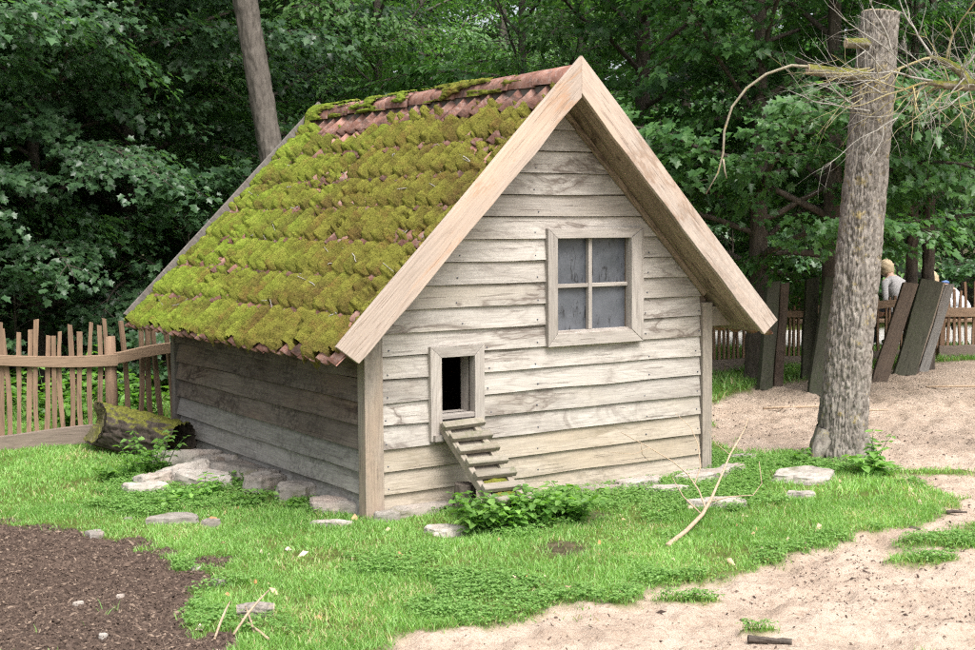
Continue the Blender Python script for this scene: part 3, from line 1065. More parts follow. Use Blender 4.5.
def moss_field(U, V):
    col_ = np.floor((V - 0.008) / TW)
    jog = 0.25 * (_hash(col_.astype(np.int64), (col_ * 0).astype(np.int64), (col_ * 0).astype(np.int64), 5) - 0.5) * 0.05
    Uj = U + jog + 0.06 * (fbm(U * 5, V * 7, 0, 39, 2) - 0.5)
    row = np.minimum((Uj - 0.05) / TE, NROW - 0.001)
    fr = row - np.floor(row)
    row0 = np.minimum((U - 0.05) / TE, NROW - 0.001)
    fr0 = row0 - np.floor(row0)
    bank = 0.9 * sstep(0.4, 0.62, fbm(U * 4 + 3, V * 8, 0, 57, 3))
    fr_s = np.maximum(fr0, np.where(U > TE, bank * np.clip(1 - fr0 * TE / 0.09, 0, 1), 0))
    tile_h = tile_prof((V - 0.008) / TW) + 0.008 + 0.028 * fr_s * (TE / TL)
    # cover: bare near the ridge, patchy elsewhere
    cov = fbm(U * 2.6 + 7, V * 2.0 + 3, 0, 41, 4)
    cov2 = fbm(U * 6.0, V * 15, 0, 43, 4, 0.6)
    gab = V / (Y1 - Y0)
    bare_ridge = sstep(0.56, 0.16, U + (cov - 0.5) * 0.6 + (cov2 - 0.5) * 0.3 - 0.06 + 0.1 * sstep(0.35, 0.0, gab) * 2)
    lump = fbm(U * 6, V * 19, 0, 45, 3)
    c1 = fbm(U * 30, V * 36, 0, 47, 2)
    c2 = fbm(U * 70, V * 75, 0, 48, 2)
    cush = np.sqrt(np.clip(c1 * 1.7 - 0.35, 0, 1))
    ph = ((V - 0.008 + 0.045 * (fbm(U * 7, V * 7, 0, 81, 3) - 0.5)) / TW) % 1.0
    roll = np.exp(-((ph - 0.76) / 0.19) ** 2) + np.exp(-((ph + 0.24) / 0.19) ** 2)
    rnd_ = sstep(0.0, 0.22, fr) * (0.55 + 0.45 * sstep(1.0, 0.86, fr))
    t = 0.001 + 0.010 * lump + 0.026 * roll * (0.45 + lump) * rnd_ + 0.006 * fr + 0.017 * cush * (0.5 + 0.5 * roll) + 0.007 * c2
    keep = 0.15 + 0.50 * roll - 0.28 * gab * sstep(1.3, 0.3, U) + (cov - 0.5) * 1.2 + (cov2 - 0.5) * 2.1 + (c1 - 0.5) * 0.5 - 1.7 * bare_ridge + 0.12 * sstep(0.5, 0.0, gab)
    # bare tiles showing low on the slope towards the back, and near the gable edge
    patch = np.exp(-(((V - 0.75) / 0.35) ** 2 + ((U - 1.72) / 0.22) ** 2)) + np.exp(-(((V - 0.35) / 0.3) ** 2 + ((U - 2.3) / 0.12) ** 2))
    patch = patch + 0.8 * np.exp(-(((V - 1.75) / 0.18) ** 2 + ((U - 1.35) / 0.12) ** 2)) + 0.45 * sstep(0.12, 0.0, (Y1 - Y0) - V)
    keep = keep - 0.6 * patch
    thick = t * sstep(0.06, 0.30, keep) - 0.02 * sstep(0.12, 0.02, keep)
    # course joints: the cushions thin out just below each lap
    thick = thick * (0.62 + 0.38 * sstep(0.0, 0.05, fr * TE))
    return tile_h, thick, cov, roll


th, tk, cov, roll_ = moss_field(UU, VV)
# brown bits in random patches, plus painted shade darkening the hollows between the rolls
hollow_shade_litter = np.clip((1 - roll_) * 1.0 * fbm(UU * 9, VV * 12, 0, 71, 3) + 0.5 * sstep(0.55, 0.75, fbm(UU * 4, VV * 4, 0, 73, 4)), 0, 1).ravel()
ZZ = th + tk + 0.006
# soft drape of the lower edge over the eave
edge = sstep(SL + 0.02, SL + 0.085, UU)
ZZ = ZZ - edge * 0.085
mossy = tk > 0.0005
wob = (fbm(VV * 14, UU * 0 + 3, 0, 51, 3)) * 0.085
mossy &= ~(UU > SL + 0.018 + (wob - 0.042) * 1.6)
PX = UU + 0.006 * (fbm(UU * 40, VV * 40, 0, 61, 2) - 0.5)
PY = -(Y1) + VV + 0.006 * (fbm(UU * 40, VV * 40, 9, 62, 2) - 0.5)
ii = np.arange(UU.size).reshape(UU.shape)
q = np.stack([ii[:-1, :-1], ii[1:, :-1], ii[1:, 1:], ii[:-1, 1:]], -1).reshape(-1, 4)
mf = mossy.ravel()
keepq = mf[q].sum(1) >= 2
q = q[keepq]
used = np.unique(q)
remap = np.zeros(UU.size, np.int64)
remap[used] = np.arange(len(used))
pv = np.stack([PX.ravel(), PY.ravel(), -DECK + ZZ.ravel()], -1)[used]
tone_all = np.clip(0.80 - VV.ravel() / (Y1 - Y0) * 0.85 + 0.25 * (cov.ravel() - 0.5) + 0.1 * (UU.ravel() / SL - 0.5), 0, 1)
tone = tone_all[used]
moss_me = fast_mesh('moss', pv, remap[q], True, dict(tone=tone, litter=hollow_shade_litter[used]), 4)
o = ob('moss', moss_me, MAT['moss'], roof)
tag(o, 'thick yellow green moss cushions covering the tiles', kind='stuff')
o.matrix_local = mL
# moss shoots that give the cushions their fuzzy edge
sel = np.where(mf & (rng.random(UU.size) < 0.95))[0]
sp = np.stack([PX.ravel(), PY.ravel(), -DECK + ZZ.ravel()], -1)[sel]
nsel = len(sel)
sp[:, :2] += rng.normal(0, 0.003, (nsel, 2))
dr = rng.normal(0, 1, (nsel, 3))
dr[:, 2] = np.abs(dr[:, 2]) + 0.7
dr[:, 0] += 0.5
dr /= np.linalg.norm(dr, axis=1)[:, None]
sd_ = np.cross(dr, rng.normal(0, 1, (nsel, 3)))
sd_ /= np.linalg.norm(sd_, axis=1)[:, None] + 1e-9
ln = rng.uniform(0.004, 0.011, nsel)[:, None]
wd = rng.uniform(0.0009, 0.0019, nsel)[:, None]
vv = np.stack([sp - sd_ * wd - dr * 0.004, sp + sd_ * wd - dr * 0.004, sp + dr * ln], 1).reshape(-1, 3)
fz_me = fast_mesh('moss_shoots', vv, np.arange(nsel * 3).reshape(-1, 3), False, dict(tone=np.repeat(tone_all[sel], 3), litter=np.repeat(hollow_shade_litter[sel], 3)))
o = ob('moss_shoots', fz_me, MAT['moss'], roof)
tag(o, kind='stuff')
o.matrix_local = mL
# dead twigs and pale flakes lying in the moss
mb = MB()
for i in range(46):
    u0 = random.uniform(0.7, SL - 0.08)
    v0 = random.uniform(0.5, Y1 - Y0 - 0.15)
    a = random.uniform(0, 6.28)
    L = random.choice([0.02, 0.03, 0.05, 0.12, 0.25])
    pts = []
    for k in range(5):
        uu, v2 = u0 + math.cos(a) * L * k / 4, v0 + math.sin(a) * L * k / 4
        a += random.uniform(-0.35, 0.35)
        t1, t2, _, _ = moss_field(np.array([[uu]]), np.array([[v2]]))
        pts.append((min(uu, SL - 0.01), v2 - Y1, -DECK + float(t1[0, 0]) + max(0, float(t2[0, 0])) + 0.012))
    mb.tube(pts, [0.0035 if L < 0.06 else 0.0024] * 5, 4)
o = mb.build('roof_twigs', MAT['twig_grey'], roof)
tag(o, kind='stuff')
o.matrix_local = mL

# moss creeping over the ridge tiles, thicker towards the back
AA, YY = np.meshgrid(np.linspace(R(-97), R(60), 70), np.arange(Y0 + 0.03, Y1 - 0.01, 0.009), indexing='ij')
gm = (YY - Y0) / (Y1 - Y0)
kp = fbm(AA * 2.5, YY * 4.0, 0, 201, 4) * 1.5 + 0.38 * gm - 0.25 * (AA > 0.2) + 0.5 * sstep(0.88, 1.0, gm) - 0.98 - 0.5 * sstep(0.25, 0.0, gm)
tkn = np.clip(kp, -0.02, 0.3) * 0.05 + (0.010 * fbm(AA * 9, YY * 45, 0, 203, 2) + 0.004) * (kp > 0)
frt = ((YY - Y0 - 0.006) / ((Y1 - Y0 - RLEN - 0.01) / (NRT - 1))) % 1.0
rad_ = 0.101 + 0.004 * (1 - frt) + tkn
RV = np.stack([HW / 2 + np.sin(AA) * rad_ * 1.12, YY, APEX - 0.156 + np.cos(AA) * rad_], -1).reshape(-1, 3)
ir = np.arange(AA.size).reshape(AA.shape)
qr = np.stack([ir[:-1, :-1], ir[1:, :-1], ir[1:, 1:], ir[:-1, 1:]], -1).reshape(-1, 4)
qr = qr[((kp > 0).ravel()[qr]).sum(1) >= 3]
ur = np.unique(qr)
rmp = np.zeros(AA.size, np.int64)
rmp[ur] = np.arange(len(ur))
me = fast_mesh('ridge_moss', RV[ur], rmp[qr], True, dict(tone=(0.25 + 0.6 * gm.ravel())[ur]), 4)
tag(ob('ridge_moss', me, MAT['moss'], roof), kind='stuff')

# ------------------------------------------------------------------ chicken ramp
wx, wy = h2w(0.585, -0.07)
ramp = empty('chicken_ramp', (wx, wy, 0), HYAW)
tag(ramp, 'narrow wooden chicken ramp with cross cleats below the hatch, mossy at its foot', 'ramp')
# in the ramp frame: x across, y out from the wall is -y
RT, RB = Vector((0, -0.0, 0.55)), Vector((0, -0.76, 0.0))
rl = (RB - RT).length
rd = (RB - RT).normalized()
ang = math.atan2(-rd.z, -rd.y)
rm = Matrix.Translation(RT) @ Matrix.Rotation(ang, 4, 'X')    # local -y runs down the ramp


def rbox(x0, x1, s0, s1, z0, z1, name, mat, bev=0.003, jit=0):
    o = MB().box(x0, x1, -(s1 - s0) / 2, (s1 - s0) / 2, z0, z1).build(name, mat, ramp, bevel=bev)
    o.matrix_local = rm @ Matrix.Translation((0, -(s0 + s1) / 2, 0)) @ Matrix.Rotation(jit, 4, 'Z')
    return o


rbox(-0.135, -0.095, -0.01, rl, -0.062, -0.012, 'side_rail', MAT['rampY'])
rbox(0.08, 0.12, -0.01, rl, -0.062, -0.012, 'side_rail', MAT['rampY'])
rbox(-0.094, 0.079, 0.0, rl, -0.05, -0.034, 'deck_plank', MAT['rampY'])
for i in range(7):
    s = 0.02 + i * 0.108
    rbox(-0.145 + random.gauss(0, .004), 0.145 + random.gauss(0, .005), s, s + 0.05, -0.011, 0.022, 'rung', MAT['ramp'], 0.004, random.gauss(0, 0.03))
# moss on the lower treads
for s0_, s1_ in ((0.504, 0.556), (0.612, 0.664), (0.722, 0.80)):
    na, nb_ = 60, 24
    A, B = np.meshgrid(np.linspace(-0.09, 0.075, na), np.linspace(s0_, s1_, nb_), indexing='ij')
    hgt = -0.034 + 0.016 * fbm(A * 40, B * 40, 0, 70, 3) + 0.016 * np.sin(np.clip((A + 0.09) / 0.165, 0, 1) * math.pi) ** 0.4
    i_ = np.arange(A.size).reshape(A.shape)
    q_ = np.stack([i_[:-1, :-1], i_[1:, :-1], i_[1:, 1:], i_[:-1, 1:]], -1).reshape(-1, 4)
    pp = np.stack([A.ravel(), -B.ravel(), hgt.ravel()], -1)
    me = fast_mesh('moss', pp, q_[:, ::-1], True, dict(tone=np.full(A.size, 0.35)), 4)
    o = ob('moss', me, MAT['moss'], ramp)
    tag(o, kind='stuff')
    o.matrix_local = rm


# ------------------------------------------------------------------ bark-covered round timber
def bark_tube(pts, rads, nth=64, amp=0.01, seed=0, step=0.02, kz=5.0, kt=20.0, caps=True):
    """grid-skinned trunk with ridged bark relief. pts: list of centre points"""
    P = np.array(pts, float)
    Rr = np.array(rads, float)
    seg = np.r_[0, np.cumsum(np.linalg.norm(np.diff(P, axis=0), axis=1))]
    n = max(3, int(seg[-1] / step))
    s = np.linspace(0, seg[-1], n)
    C = np.stack([np.interp(s, seg, P[:, k]) for k in range(3)], -1)
    ker = np.ones(5) / 5
    if n > 20 and len(P) > 2:
        for k in range(3):
            pad = np.r_[np.full(2, C[0, k]), C[:, k], np.full(2, C[-1, k])]
            cc = np.convolve(pad, ker, 'valid')
            C[2:-2, k] = cc[2:-2]
    rr = np.interp(s, seg, Rr)
    T = np.gradient(C, axis=0)
    T /= np.linalg.norm(T, axis=1)[:, None]
    ref = np.array([1.0, 0, 0]) if abs(T[0, 0]) < 0.8 else np.array([0, 1.0, 0])
    U = ref - T * (T @ ref)[:, None]
    U /= np.linalg.norm(U, axis=1)[:, None]
    V = np.cross(T, U)
    th = np.linspace(0, 2 * math.pi, nth, endpoint=False)
    ct, st = np.cos(th), np.sin(th)
    S, CT = np.meshgrid(s, ct, indexing='ij')
    _, ST = np.meshgrid(s, st, indexing='ij')
    rm_ = rr.mean()
    nn = fbm(CT * rm_ * kt * 1.3 + 0.5 * np.sin(S * 5), ST * rm_ * kt * 1.3, S * kz, seed, 3)
    nb2 = fbm(CT * rm_ * kt * 2.1 + 9, ST * rm_ * kt * 2.1, S * kz * 1.7, seed + 31, 2)
    ridge = np.exp(-((nn - 0.5) / 0.055) ** 2) + 0.6 * np.exp(-((nb2 - 0.5) / 0.05) ** 2) + 0.5 * (nb2 - 0.5)
    n2 = fbm(CT * 2, ST * 2, S * 1.5, seed + 5, 3)
    rad = rr[:, None] * (1 + 0.22 * (n2 - 0.5)) - amp * np.clip(ridge, -0.3, 1.3)
    pos = C[:, None, :] + rad[..., None] * (ct[None, :, None] * U[:, None, :] + st[None, :, None] * V[:, None, :])
    i_ = np.arange(n * nth).reshape(n, nth)
    nx_ = np.roll(i_, -1, 1)
    q_ = np.stack([i_[:-1], nx_[:-1], nx_[1:], i_[1:]], -1).reshape(-1, 4)
    return pos.reshape(-1, 3), q_, pos[0], pos[-1], C[0], C[-1]


def trunk_obj(name, pts, rads, mat, parent, cap_mat=None, **kw):
    v, q_, r0, r1, c0, c1 = bark_tube(pts, rads, **kw)
    o = ob(name, fast_mesh(name, v, q_, True, None, 4), mat, parent)
    return o, r0, r1, c0, c1


def cap_obj(name, ring, cen, mat, parent, off=0.004, normal=None):
    ring = np.asarray(ring)
    n = len(ring)
    nrm = Vector(normal).normalized() * off
    inner = cen + (ring - cen) * 0.93
    v = np.concatenate([ring, inner + np.array(nrm), [np.array(cen) + np.array(nrm) * 0.4]])
    f = [(i, (i + 1) % n, n + (i + 1) % n, n + i) for i in range(n)] + [(n + i, n + (i + 1) % n, 2 * n) for i in range(n)]
    return MB().add(v, f).build(name, mat, parent)


# ---- pollarded trunk at the right
t0 = Vector((2.60, 9.82, 0))
poll = empty('cut_tree_trunk', t0)
tag(poll, 'tall grey barked tree trunk sawn off flat at the top, with stubs', 'tree')
o, r0, r1, c0, c1 = trunk_obj('trunk', [(0, 0, -0.08), (0.01, 0, 0.12), (0.03, 0, 0.5), (0.1, 0.0, 1.3), (0.18, 0.02, 2.3), (0.25, 0.03, 3.25)],
                              [0.215, 0.186, 0.170, 0.160, 0.149, 0.138], MAT['bark'], poll, nth=170, amp=0.019, seed=3, step=0.009, kz=8, kt=44)
cap_obj('cut_top', r1, c1, MAT['cut'], poll, 0.006, (0.1, 0, 1))
# root flares
for a, L in ((-2.7, 0.27), (-0.3, 0.25), (0.9, 0.27), (2.3, 0.26)):
    p = [(math.cos(a) * 0.12, math.sin(a) * 0.12, 0.2), (math.cos(a) * 0.2, math.sin(a) * 0.2, 0.07), (math.cos(a) * L * 0.92, math.sin(a) * L * 0.92, -0.04)]
    trunk_obj('root', p, [0.08, 0.06, 0.03], MAT['bark'], poll, nth=24, amp=0.01, seed=9, step=0.02)
o, r0, r1, c0, c1 = trunk_obj('branch_stub', [(0.2, -0.03, 2.80), (0.0, -0.08, 2.80), (-0.30, -0.12, 2.83)], [0.05, 0.043, 0.04], MAT['mossy_branch'], poll, nth=24, amp=0.006, seed=5, step=0.015)
cap_obj('cut_end', r1, c1, MAT['cut'], poll, 0.004, (-1, -0.1, 0))
o, r0, r1, c0, c1 = trunk_obj('branch_stub', [(0.2, -0.03, 3.02), (-0.02, -0.08, 3.02)], [0.045, 0.036], MAT['mossy_branch'], poll, nth=20, amp=0.006, seed=6, step=0.015)
cap_obj('cut_end', r1, c1, MAT['cut'], poll, 0.004, (-1, -0.1, 0))
# the long arched shoot hanging from the stub
AR = [(-0.28, -0.12, 2.85), (-0.42, -0.13, 2.86), (-0.6, -0.13, 2.80), (-0.74, -0.13, 2.70), (-0.84, -0.12, 2.57), (-0.895, -0.12, 2.40), (-0.90, -0.11, 2.24), (-0.935, -0.1, 2.10), (-1.02, -0.1, 1.95)]
MB().tube(AR, [0.011, 0.0105, 0.010, 0.010, 0.009, 0.009, 0.008, 0.006, 0.004], 7).tube([(-0.90, -0.11, 2.2), (-0.885, -0.1, 2.11), (-0.87, -0.1, 2.06)], [0.009, 0.007, 0.004], 5) \
    .build('arched_shoot', MAT['twig_arch'], poll, True)

# ---- leafless mossy branch reaching in from a tree just right of the view
bt = Vector((4.35, 9.75, 0))
btree = empty('bare_tree', bt)
tag(btree, 'tree sending a leafless mossy yellow lichened branch across the cut trunk', 'tree')
trunk_obj('trunk', [(0, 0, -0.08), (0, 0, 0.3), (0.02, 0.03, 2.0), (0.05, 0.1, 4.2), (0.1, 0.1, 6.5)], [0.24, 0.17, 0.15, 0.11, 0.05], MAT['bark'], btree, nth=48, amp=0.012, seed=8, step=0.03)
JX, JZ = -0.97, 2.70       # junction of the limbs, relative to the trunk base
trunk_obj('limb', [(-0.05, 0, 2.55), (-0.4, -0.1, 2.68), (-0.7, -0.14, 2.72), (JX, -0.16, JZ), (JX - 0.10, -0.17, JZ + 0.0), (JX - 0.28, -0.2, JZ + 0.02)], [0.07, 0.056, 0.05, 0.042, 0.032, 0.018], MAT['mossy_branch'], btree, nth=22, amp=0.007, seed=12, step=0.014)
trunk_obj('limb', [(JX + 0.05, -0.15, JZ - 0.01), (JX - 0.02, -0.14, JZ + 0.1), (JX - 0.12, -0.13, JZ + 0.17), (JX - 0.24, -0.13, JZ + 0.21)], [0.036, 0.032, 0.024, 0.014], MAT['mossy_branch'], btree, nth=20, amp=0.006, seed=13, step=0.014)
rb = random.Random(5)


def twig(mb, p, d, L, r, depth, crook=0.35, droop=0.0):
    pts, rad = [Vector(p)], [r]
    d = Vector(d).normalized()
    n = max(3, int(L / 0.06))
    kids = []
    for i in range(n):
        d = (d + Vector((rb.gauss(0, crook), rb.gauss(0, crook), rb.gauss(0, crook) - droop)) * 0.35).normalized()
        pts.append(pts[-1] + d * (L / n))
        rad.append(r * (1 - 0.75 * (i + 1) / n))
        if depth > 0 and i > 0 and rb.random() < 0.6:
            kids.append((pts[-1].copy(), d.copy(), rad[-1]))
    mb.tube(pts, rad, 5)
    for (kp, kd, kr) in kids:
        s = Vector((rb.gauss(0, 1), rb.gauss(0, 0.7), rb.gauss(0, 1))).normalized()
        twig(mb, kp, (kd * 0.9 + s * 0.8), L * rb.uniform(0.35, 0.6), kr * 0.75, depth - 1, crook, droop)


yl, gr_ = MB(), MB()
JV = Vector((JX, -0.16, JZ))
for (st, d, L, r, dep, which) in [
    ((JX - 0.26, -0.2, JZ + 0.02), (-1, -0.1, -0.25), 0.65, 0.011, 2, 'y'), ((JX - 0.22, -0.19, JZ + 0.02), (-1, -0.1, -0.45), 0.62, 0.010, 2, 'y'),
    ((JX - 0.1, -0.17, JZ), (-0.8, -0.1, -0.7), 0.5, 0.009, 2, 'y'), ((JX - 0.05, -0.17, JZ), (-0.1, -0.1, -1), 0.38, 0.008, 2, 'y'),
    ((JX + 0.02, -0.17, JZ), (0.25, -0.1, -0.8), 0.3, 0.007, 1, 'y'), ((JX - 0.22, -0.13, JZ + 0.2), (-1, 0, -0.05), 0.55, 0.012, 2, 'y'),
    ((JX - 0.22, -0.13, JZ + 0.2), (-0.5, 0.0, 1.0), 0.55, 0.010, 2, 'g'), ((JX - 0.12, -0.13, JZ + 0.18), (0.25, 0, 1), 0.6, 0.010, 2, 'y'),
    ((JX, -0.14, JZ + 0.12), (0.6, 0.0, 0.8), 0.6, 0.010, 3, 'g'), ((JX + 0.1, -0.15, JZ), (0.5, 0, 0.7), 0.5, 0.009, 2, 'y'),
    ((JX + 0.2, -0.15, JZ), (-0.3, -0.2, 0.6), 0.42, 0.008, 2, 'g'), ((JX + 0.25, -0.14, JZ), (0.3, -0.2, -0.5), 0.3, 0.007, 2, 'g'),
    ((JX + 0.35, -0.14, JZ + 0.01), (-0.2, -0.1, 0.6), 0.4, 0.008, 2, 'y'), ((JX - 0.24, -0.2, JZ + 0.03), (-1, 0, 0.12), 0.75, 0.010, 3, 'g'),
    ((-1.75, -0.22, 2.56), (-1, 0.0, 0.25), 0.45, 0.008, 2, 'g'), ((-1.65, -0.22, 2.52), (-1, 0.0, -0.1), 0.6, 0.008, 3, 'g'),
    ((JX - 0.5, -0.14, JZ + 0.22), (-0.5, 0, 0.9), 0.7, 0.009, 2, 'g'), ((JX - 0.15, -0.1, JZ - 0.02), (0.05, -0.1, -1), 0.55, 0.006, 0, 'g'),
    ((JX + 0.3, -0.15, JZ + 0.02), (0.7, 0, 0.6), 0.5, 0.008, 2, 'g'), ((JX - 0.3, -0.2, JZ), (-1, 0, -0.9), 0.55, 0.007, 2, 'g'),
]:
    twig(yl if which == 'y' else gr_, st, d, L, r, dep, 0.4)
for i in range(44):
    t = rb.random()
    st = JV + Vector((rb.uniform(-0.35, 0.6), rb.uniform(-0.04, 0.04), rb.uniform(-0.02, 0.06)))
    up_or = rb.choice((1, 1, -1))
    d = Vector((rb.gauss(-0.35, 0.7), rb.gauss(-0.1, 0.4), up_or * rb.uniform(0.15, 0.9)))
    twig(yl if i % 3 == 0 else gr_, st, d, rb.uniform(0.25, 0.55), rb.uniform(0.004, 0.007), 2, 0.4)
for i in range(13):
    st = (rb.uniform(-1.75, -1.45), -0.24, rb.uniform(2.45, 3.1))
    d = Vector((-1, rb.gauss(-0.1, 0.2), rb.gauss(-0.12 if i < 8 else 0.5, 0.3)))
    twig(gr_ if i % 3 else yl, st, d, rb.uniform(0.35, 0.7), rb.uniform(0.004, 0.006), 2, 0.42)
tag(yl.build('lichen_twigs', MAT['twig_yellow'], btree, True), 'twigs crusted with yellow lichen')
tag(gr_.build('dead_twigs', MAT['twig_grey'], btree, True), 'bare grey dead twigs')

# ------------------------------------------------------------------ trees
LOBED = np.array([(0, 0), (.44, .10), (.33, .36), (.54, .64), (.25, .66), (0, 1.0), (-.25, .66), (-.54, .64), (-.33, .36), (-.44, .10)])
LOBED_T = np.array([(0, 1, 2), (0, 2, 5), (2, 3, 4), (2, 4, 5), (0, 8, 9), (0, 5, 8), (8, 6, 7), (8, 5, 6)])
OVAL = np.array([(0, 0), (.28, .35), (.2, .7), (0, 1.0), (-.2, .7), (-.28, .35)])
OVAL_T = np.array([(0, 1, 2), (0, 2, 3), (0, 3, 4), (0, 4, 5)])
SLIM = np.array([(0, 0), (.17, .45), (0, 1.0), (-.17, .45)])
SLIM_T = np.array([(0, 1, 2), (0, 2, 3)])


def leaf_mesh(name, pos, tip, nrm, size, shape, tris, rg, fold=0.28):
    n = len(pos)
    tip = tip / (np.linalg.norm(tip, axis=1)[:, None] + 1e-9)
    nrm = nrm - tip * (nrm * tip).sum(1)[:, None]
    nrm = nrm / (np.linalg.norm(nrm, axis=1)[:, None] + 1e-9)
    sd = np.cross(tip, nrm)
    k = len(shape)
    fo = rg.uniform(fold * 0.3, fold * 1.3, n)[:, None]
    dr = rg.uniform(0.05, 0.35, n)[:, None]
    X = shape[None, :, 0] * rg.uniform(0.85, 1.15, n)[:, None]
    Y = np.repeat(shape[None, :, 1], n, 0)
    Z = np.abs(X) * fo - dr * Y * Y
    v = pos[:, None, :] + size[:, None, None] * (X[..., None] * sd[:, None, :] + Y[..., None] * tip[:, None, :] + Z[..., None] * nrm[:, None, :])
    t = (tris[None] + (np.arange(n) * k)[:, None, None]).reshape(-1, 3)
    a = np.repeat(np.clip(rg.normal(0.45, 0.25, n), 0, 1), k)
    return fast_mesh(name, v.reshape(-1, 3), t, False, dict(rnd=a))


def make_tree(seed, H, zlow, L, nlimb, leaf, shape='lobed', per=6, sub_step=0.16, spray=0.1, trunk_r=0.13, fill=1.0, droop=0.35, lean=(0, 0), zfull=None):
    """returns (crown mesh, limb mesh, trunk pts, trunk radii)"""
    rg = np.random.default_rng(seed)
    ra = random.Random(seed)
    limbs = MB()
    P, T, Nn = [], [], []
    az = ra.random() * 6.28
    for i in range(nlimb):
        f = (i + 0.5) / nlimb
        z = zlow + (H - zlow) * f ** 1.25
        az += 2.39996 + ra.gauss(0, 0.25)
        env = math.sin(math.pi * min(1, (0.22 + 0.78 * f)) ** 0.9) ** 0.6 if f > 0.05 else 0.75
        l = L * max(0.3, env) * ra.uniform(0.8, 1.15)
        el = 0.25 + 0.7 * f + ra.gauss(0, 0.12)
        d = Vector((math.cos(az) * math.cos(el), math.sin(az) * math.cos(el), math.sin(el)))
        p = Vector((lean[0] * z, lean[1] * z, z))
        n = max(5, int(l / 0.22))
        pts, rad = [p.copy()], [trunk_r * 0.33 * (1 - 0.5 * f)]
        for k in range(n):
            d = (d + Vector((ra.gauss(0, 0.09), ra.gauss(0, 0.09), ra.gauss(0, 0.06) - droop * (k / n) * 0.35))).normalized()
            p = p + d * (l / n)
            pts.append(p.copy())
            rad.append(rad[0] * (1 - 0.88 * (k + 1) / n))
        limbs.tube(pts, rad, 5, False)
        for k in range(1, n + 1):
            t = k / n
            if t < 0.22:
                continue
            base = pts[k]
            fd = (pts[k] - pts[k - 1]).normalized()
            for sgn in (-1, 1, 0):
                if sgn == 0 and k < n:
                    continue
                lat = fd.cross(Vector((0, 0, 1)))
                if lat.length < 0.1:
                    lat = Vector((1, 0, 0))
                lat.normalize()
                sdv = (fd * 0.8 + lat * sgn * ra.uniform(0.6, 1.1) + Vector((0, 0, ra.uniform(-0.25, 0.3)))).normalized()
                sl = l * 0.36 * (1.15 - 0.6 * t) * ra.uniform(0.7, 1.25)
                m = max(2, int(sl / sub_step))
                q = base.copy()
                sp_, sr = [q.copy()], [0.008]
                for j in range(m):
                    sdv = (sdv + Vector((ra.gauss(0, 0.12), ra.gauss(0, 0.12), ra.gauss(0, 0.08) - droop * 0.22))).normalized()
                    q = q + sdv * (sl / m)
                    sp_.append(q.copy())
                    sr.append(0.008 * (1 - (j + 1) / (m + 0.5)))
                    if ra.random() > fill:
                        continue
                    out = Vector((q.x, q.y, 0))
                    out = out.normalized() if out.length > 0.01 else Vector((1, 0, 0))
                    for _ in range(per):
                        a = ra.uniform(0, 6.28)
                        off = Vector((math.cos(a), math.sin(a), ra.gauss(0, 0.3))) * spray * ra.uniform(0.3, 1.3)
                        P.append(tuple(q + off))
                        tp = off.normalized() * 0.75 + out * 0.5 + sdv * 0.4 + Vector((0, 0, -0.42 + ra.gauss(0, 0.2)))
                        T.append(tuple(tp))
                        Nn.append((out.x * 0.5 + ra.gauss(0, 0.3), out.y * 0.5 + ra.gauss(0, 0.3), 0.9 + ra.gauss(0, 0.2)))
                limbs.tube(sp_, sr, 3, False)
    P, T, Nn = np.array(P), np.array(T), np.array(Nn)
    size = leaf * rg.uniform(0.5, 1.25, len(P))
    sh, tr = dict(lobed=(LOBED, LOBED_T), oval=(OVAL, OVAL_T), slim=(SLIM, SLIM_T))[shape]
    cm = leaf_mesh('crown', P, T, Nn, size, sh, tr, rg)
    lm = limbs.mesh('limbs', True)
    tp = [(lean[0] * z, lean[1] * z, z) for z in np.linspace(-0.1, H * 0.93, 7)]
    trr = [trunk_r * (1.25 if i == 0 else 1 - 0.8 * i / 6) for i in range(7)]
    return cm, lm, tp, trr, len(P)


SPEC = {}


def species(key, leafm, barkm, **kw):
    cm, lm, tp, trr, n = make_tree(**kw)
    cm.materials.append(MAT[leafm])
    lm.materials.append(MAT[barkm])
    v, q_, *_r = bark_tube(tp, trr, nth=28, amp=0.012, seed=kw['seed'], step=0.06)
    tm = fast_mesh('trunk', v, q_, True, None, 4)
    tm.materials.append(MAT[barkm])
    SPEC[key] = (cm, lm, tm)
    return n


cnt = {}
cnt['A'] = species('A', 'leafA', 'bark_dark', seed=101, H=7.5, zlow=0.9, L=3.0, nlimb=42, leaf=0.09, per=10, sub_step=0.16, spray=0.13, droop=0.4)
cnt['B'] = species('B', 'leafB', 'bark_dark', seed=202, H=7.5, zlow=1.15, L=2.5, nlimb=34, leaf=0.094, per=10, sub_step=0.16, spray=0.12, droop=0.35)
cnt['C'] = species('C', 'leafC', 'bark_mid', seed=303, H=10, zlow=1.2, L=3.0, nlimb=34, leaf=0.105, shape='oval', per=8, sub_step=0.2, spray=0.16, droop=0.3, fill=0.85)
cnt['D'] = species('D', 'leafD', 'bark_dark', seed=404, H=6.0, zlow=1.6, L=1.8, nlimb=34, leaf=0.085, shape='slim', per=12, sub_step=0.13, spray=0.13, droop=0.6, trunk_r=0.09)
cnt['U'] = species('U', 'leafA', 'bark_dark', seed=505, H=2.2, zlow=0.1, L=1.5, nlimb=16, leaf=0.11, shape='lobed', per=6, sub_step=0.15, spray=0.12, droop=0.3, trunk_r=0.03)
print('leaves', cnt)


def plant_tree(key, name, x, y, rz, sc, label, cat='tree', group=None, leafm=None, own_trunk=None, dz=0.0, sz=None):
    t = empty(name, (x, y, gz1(x, y) + dz), rz)
    t.scale = (sc, sc, sz or sc)
    tag(t, label, cat, group)
    cm, lm, tm = SPEC[key]
    ob('crown', cm, None, t)
    ob('limbs', lm, None, t)
    ob('trunk', tm, None, t)
    return t


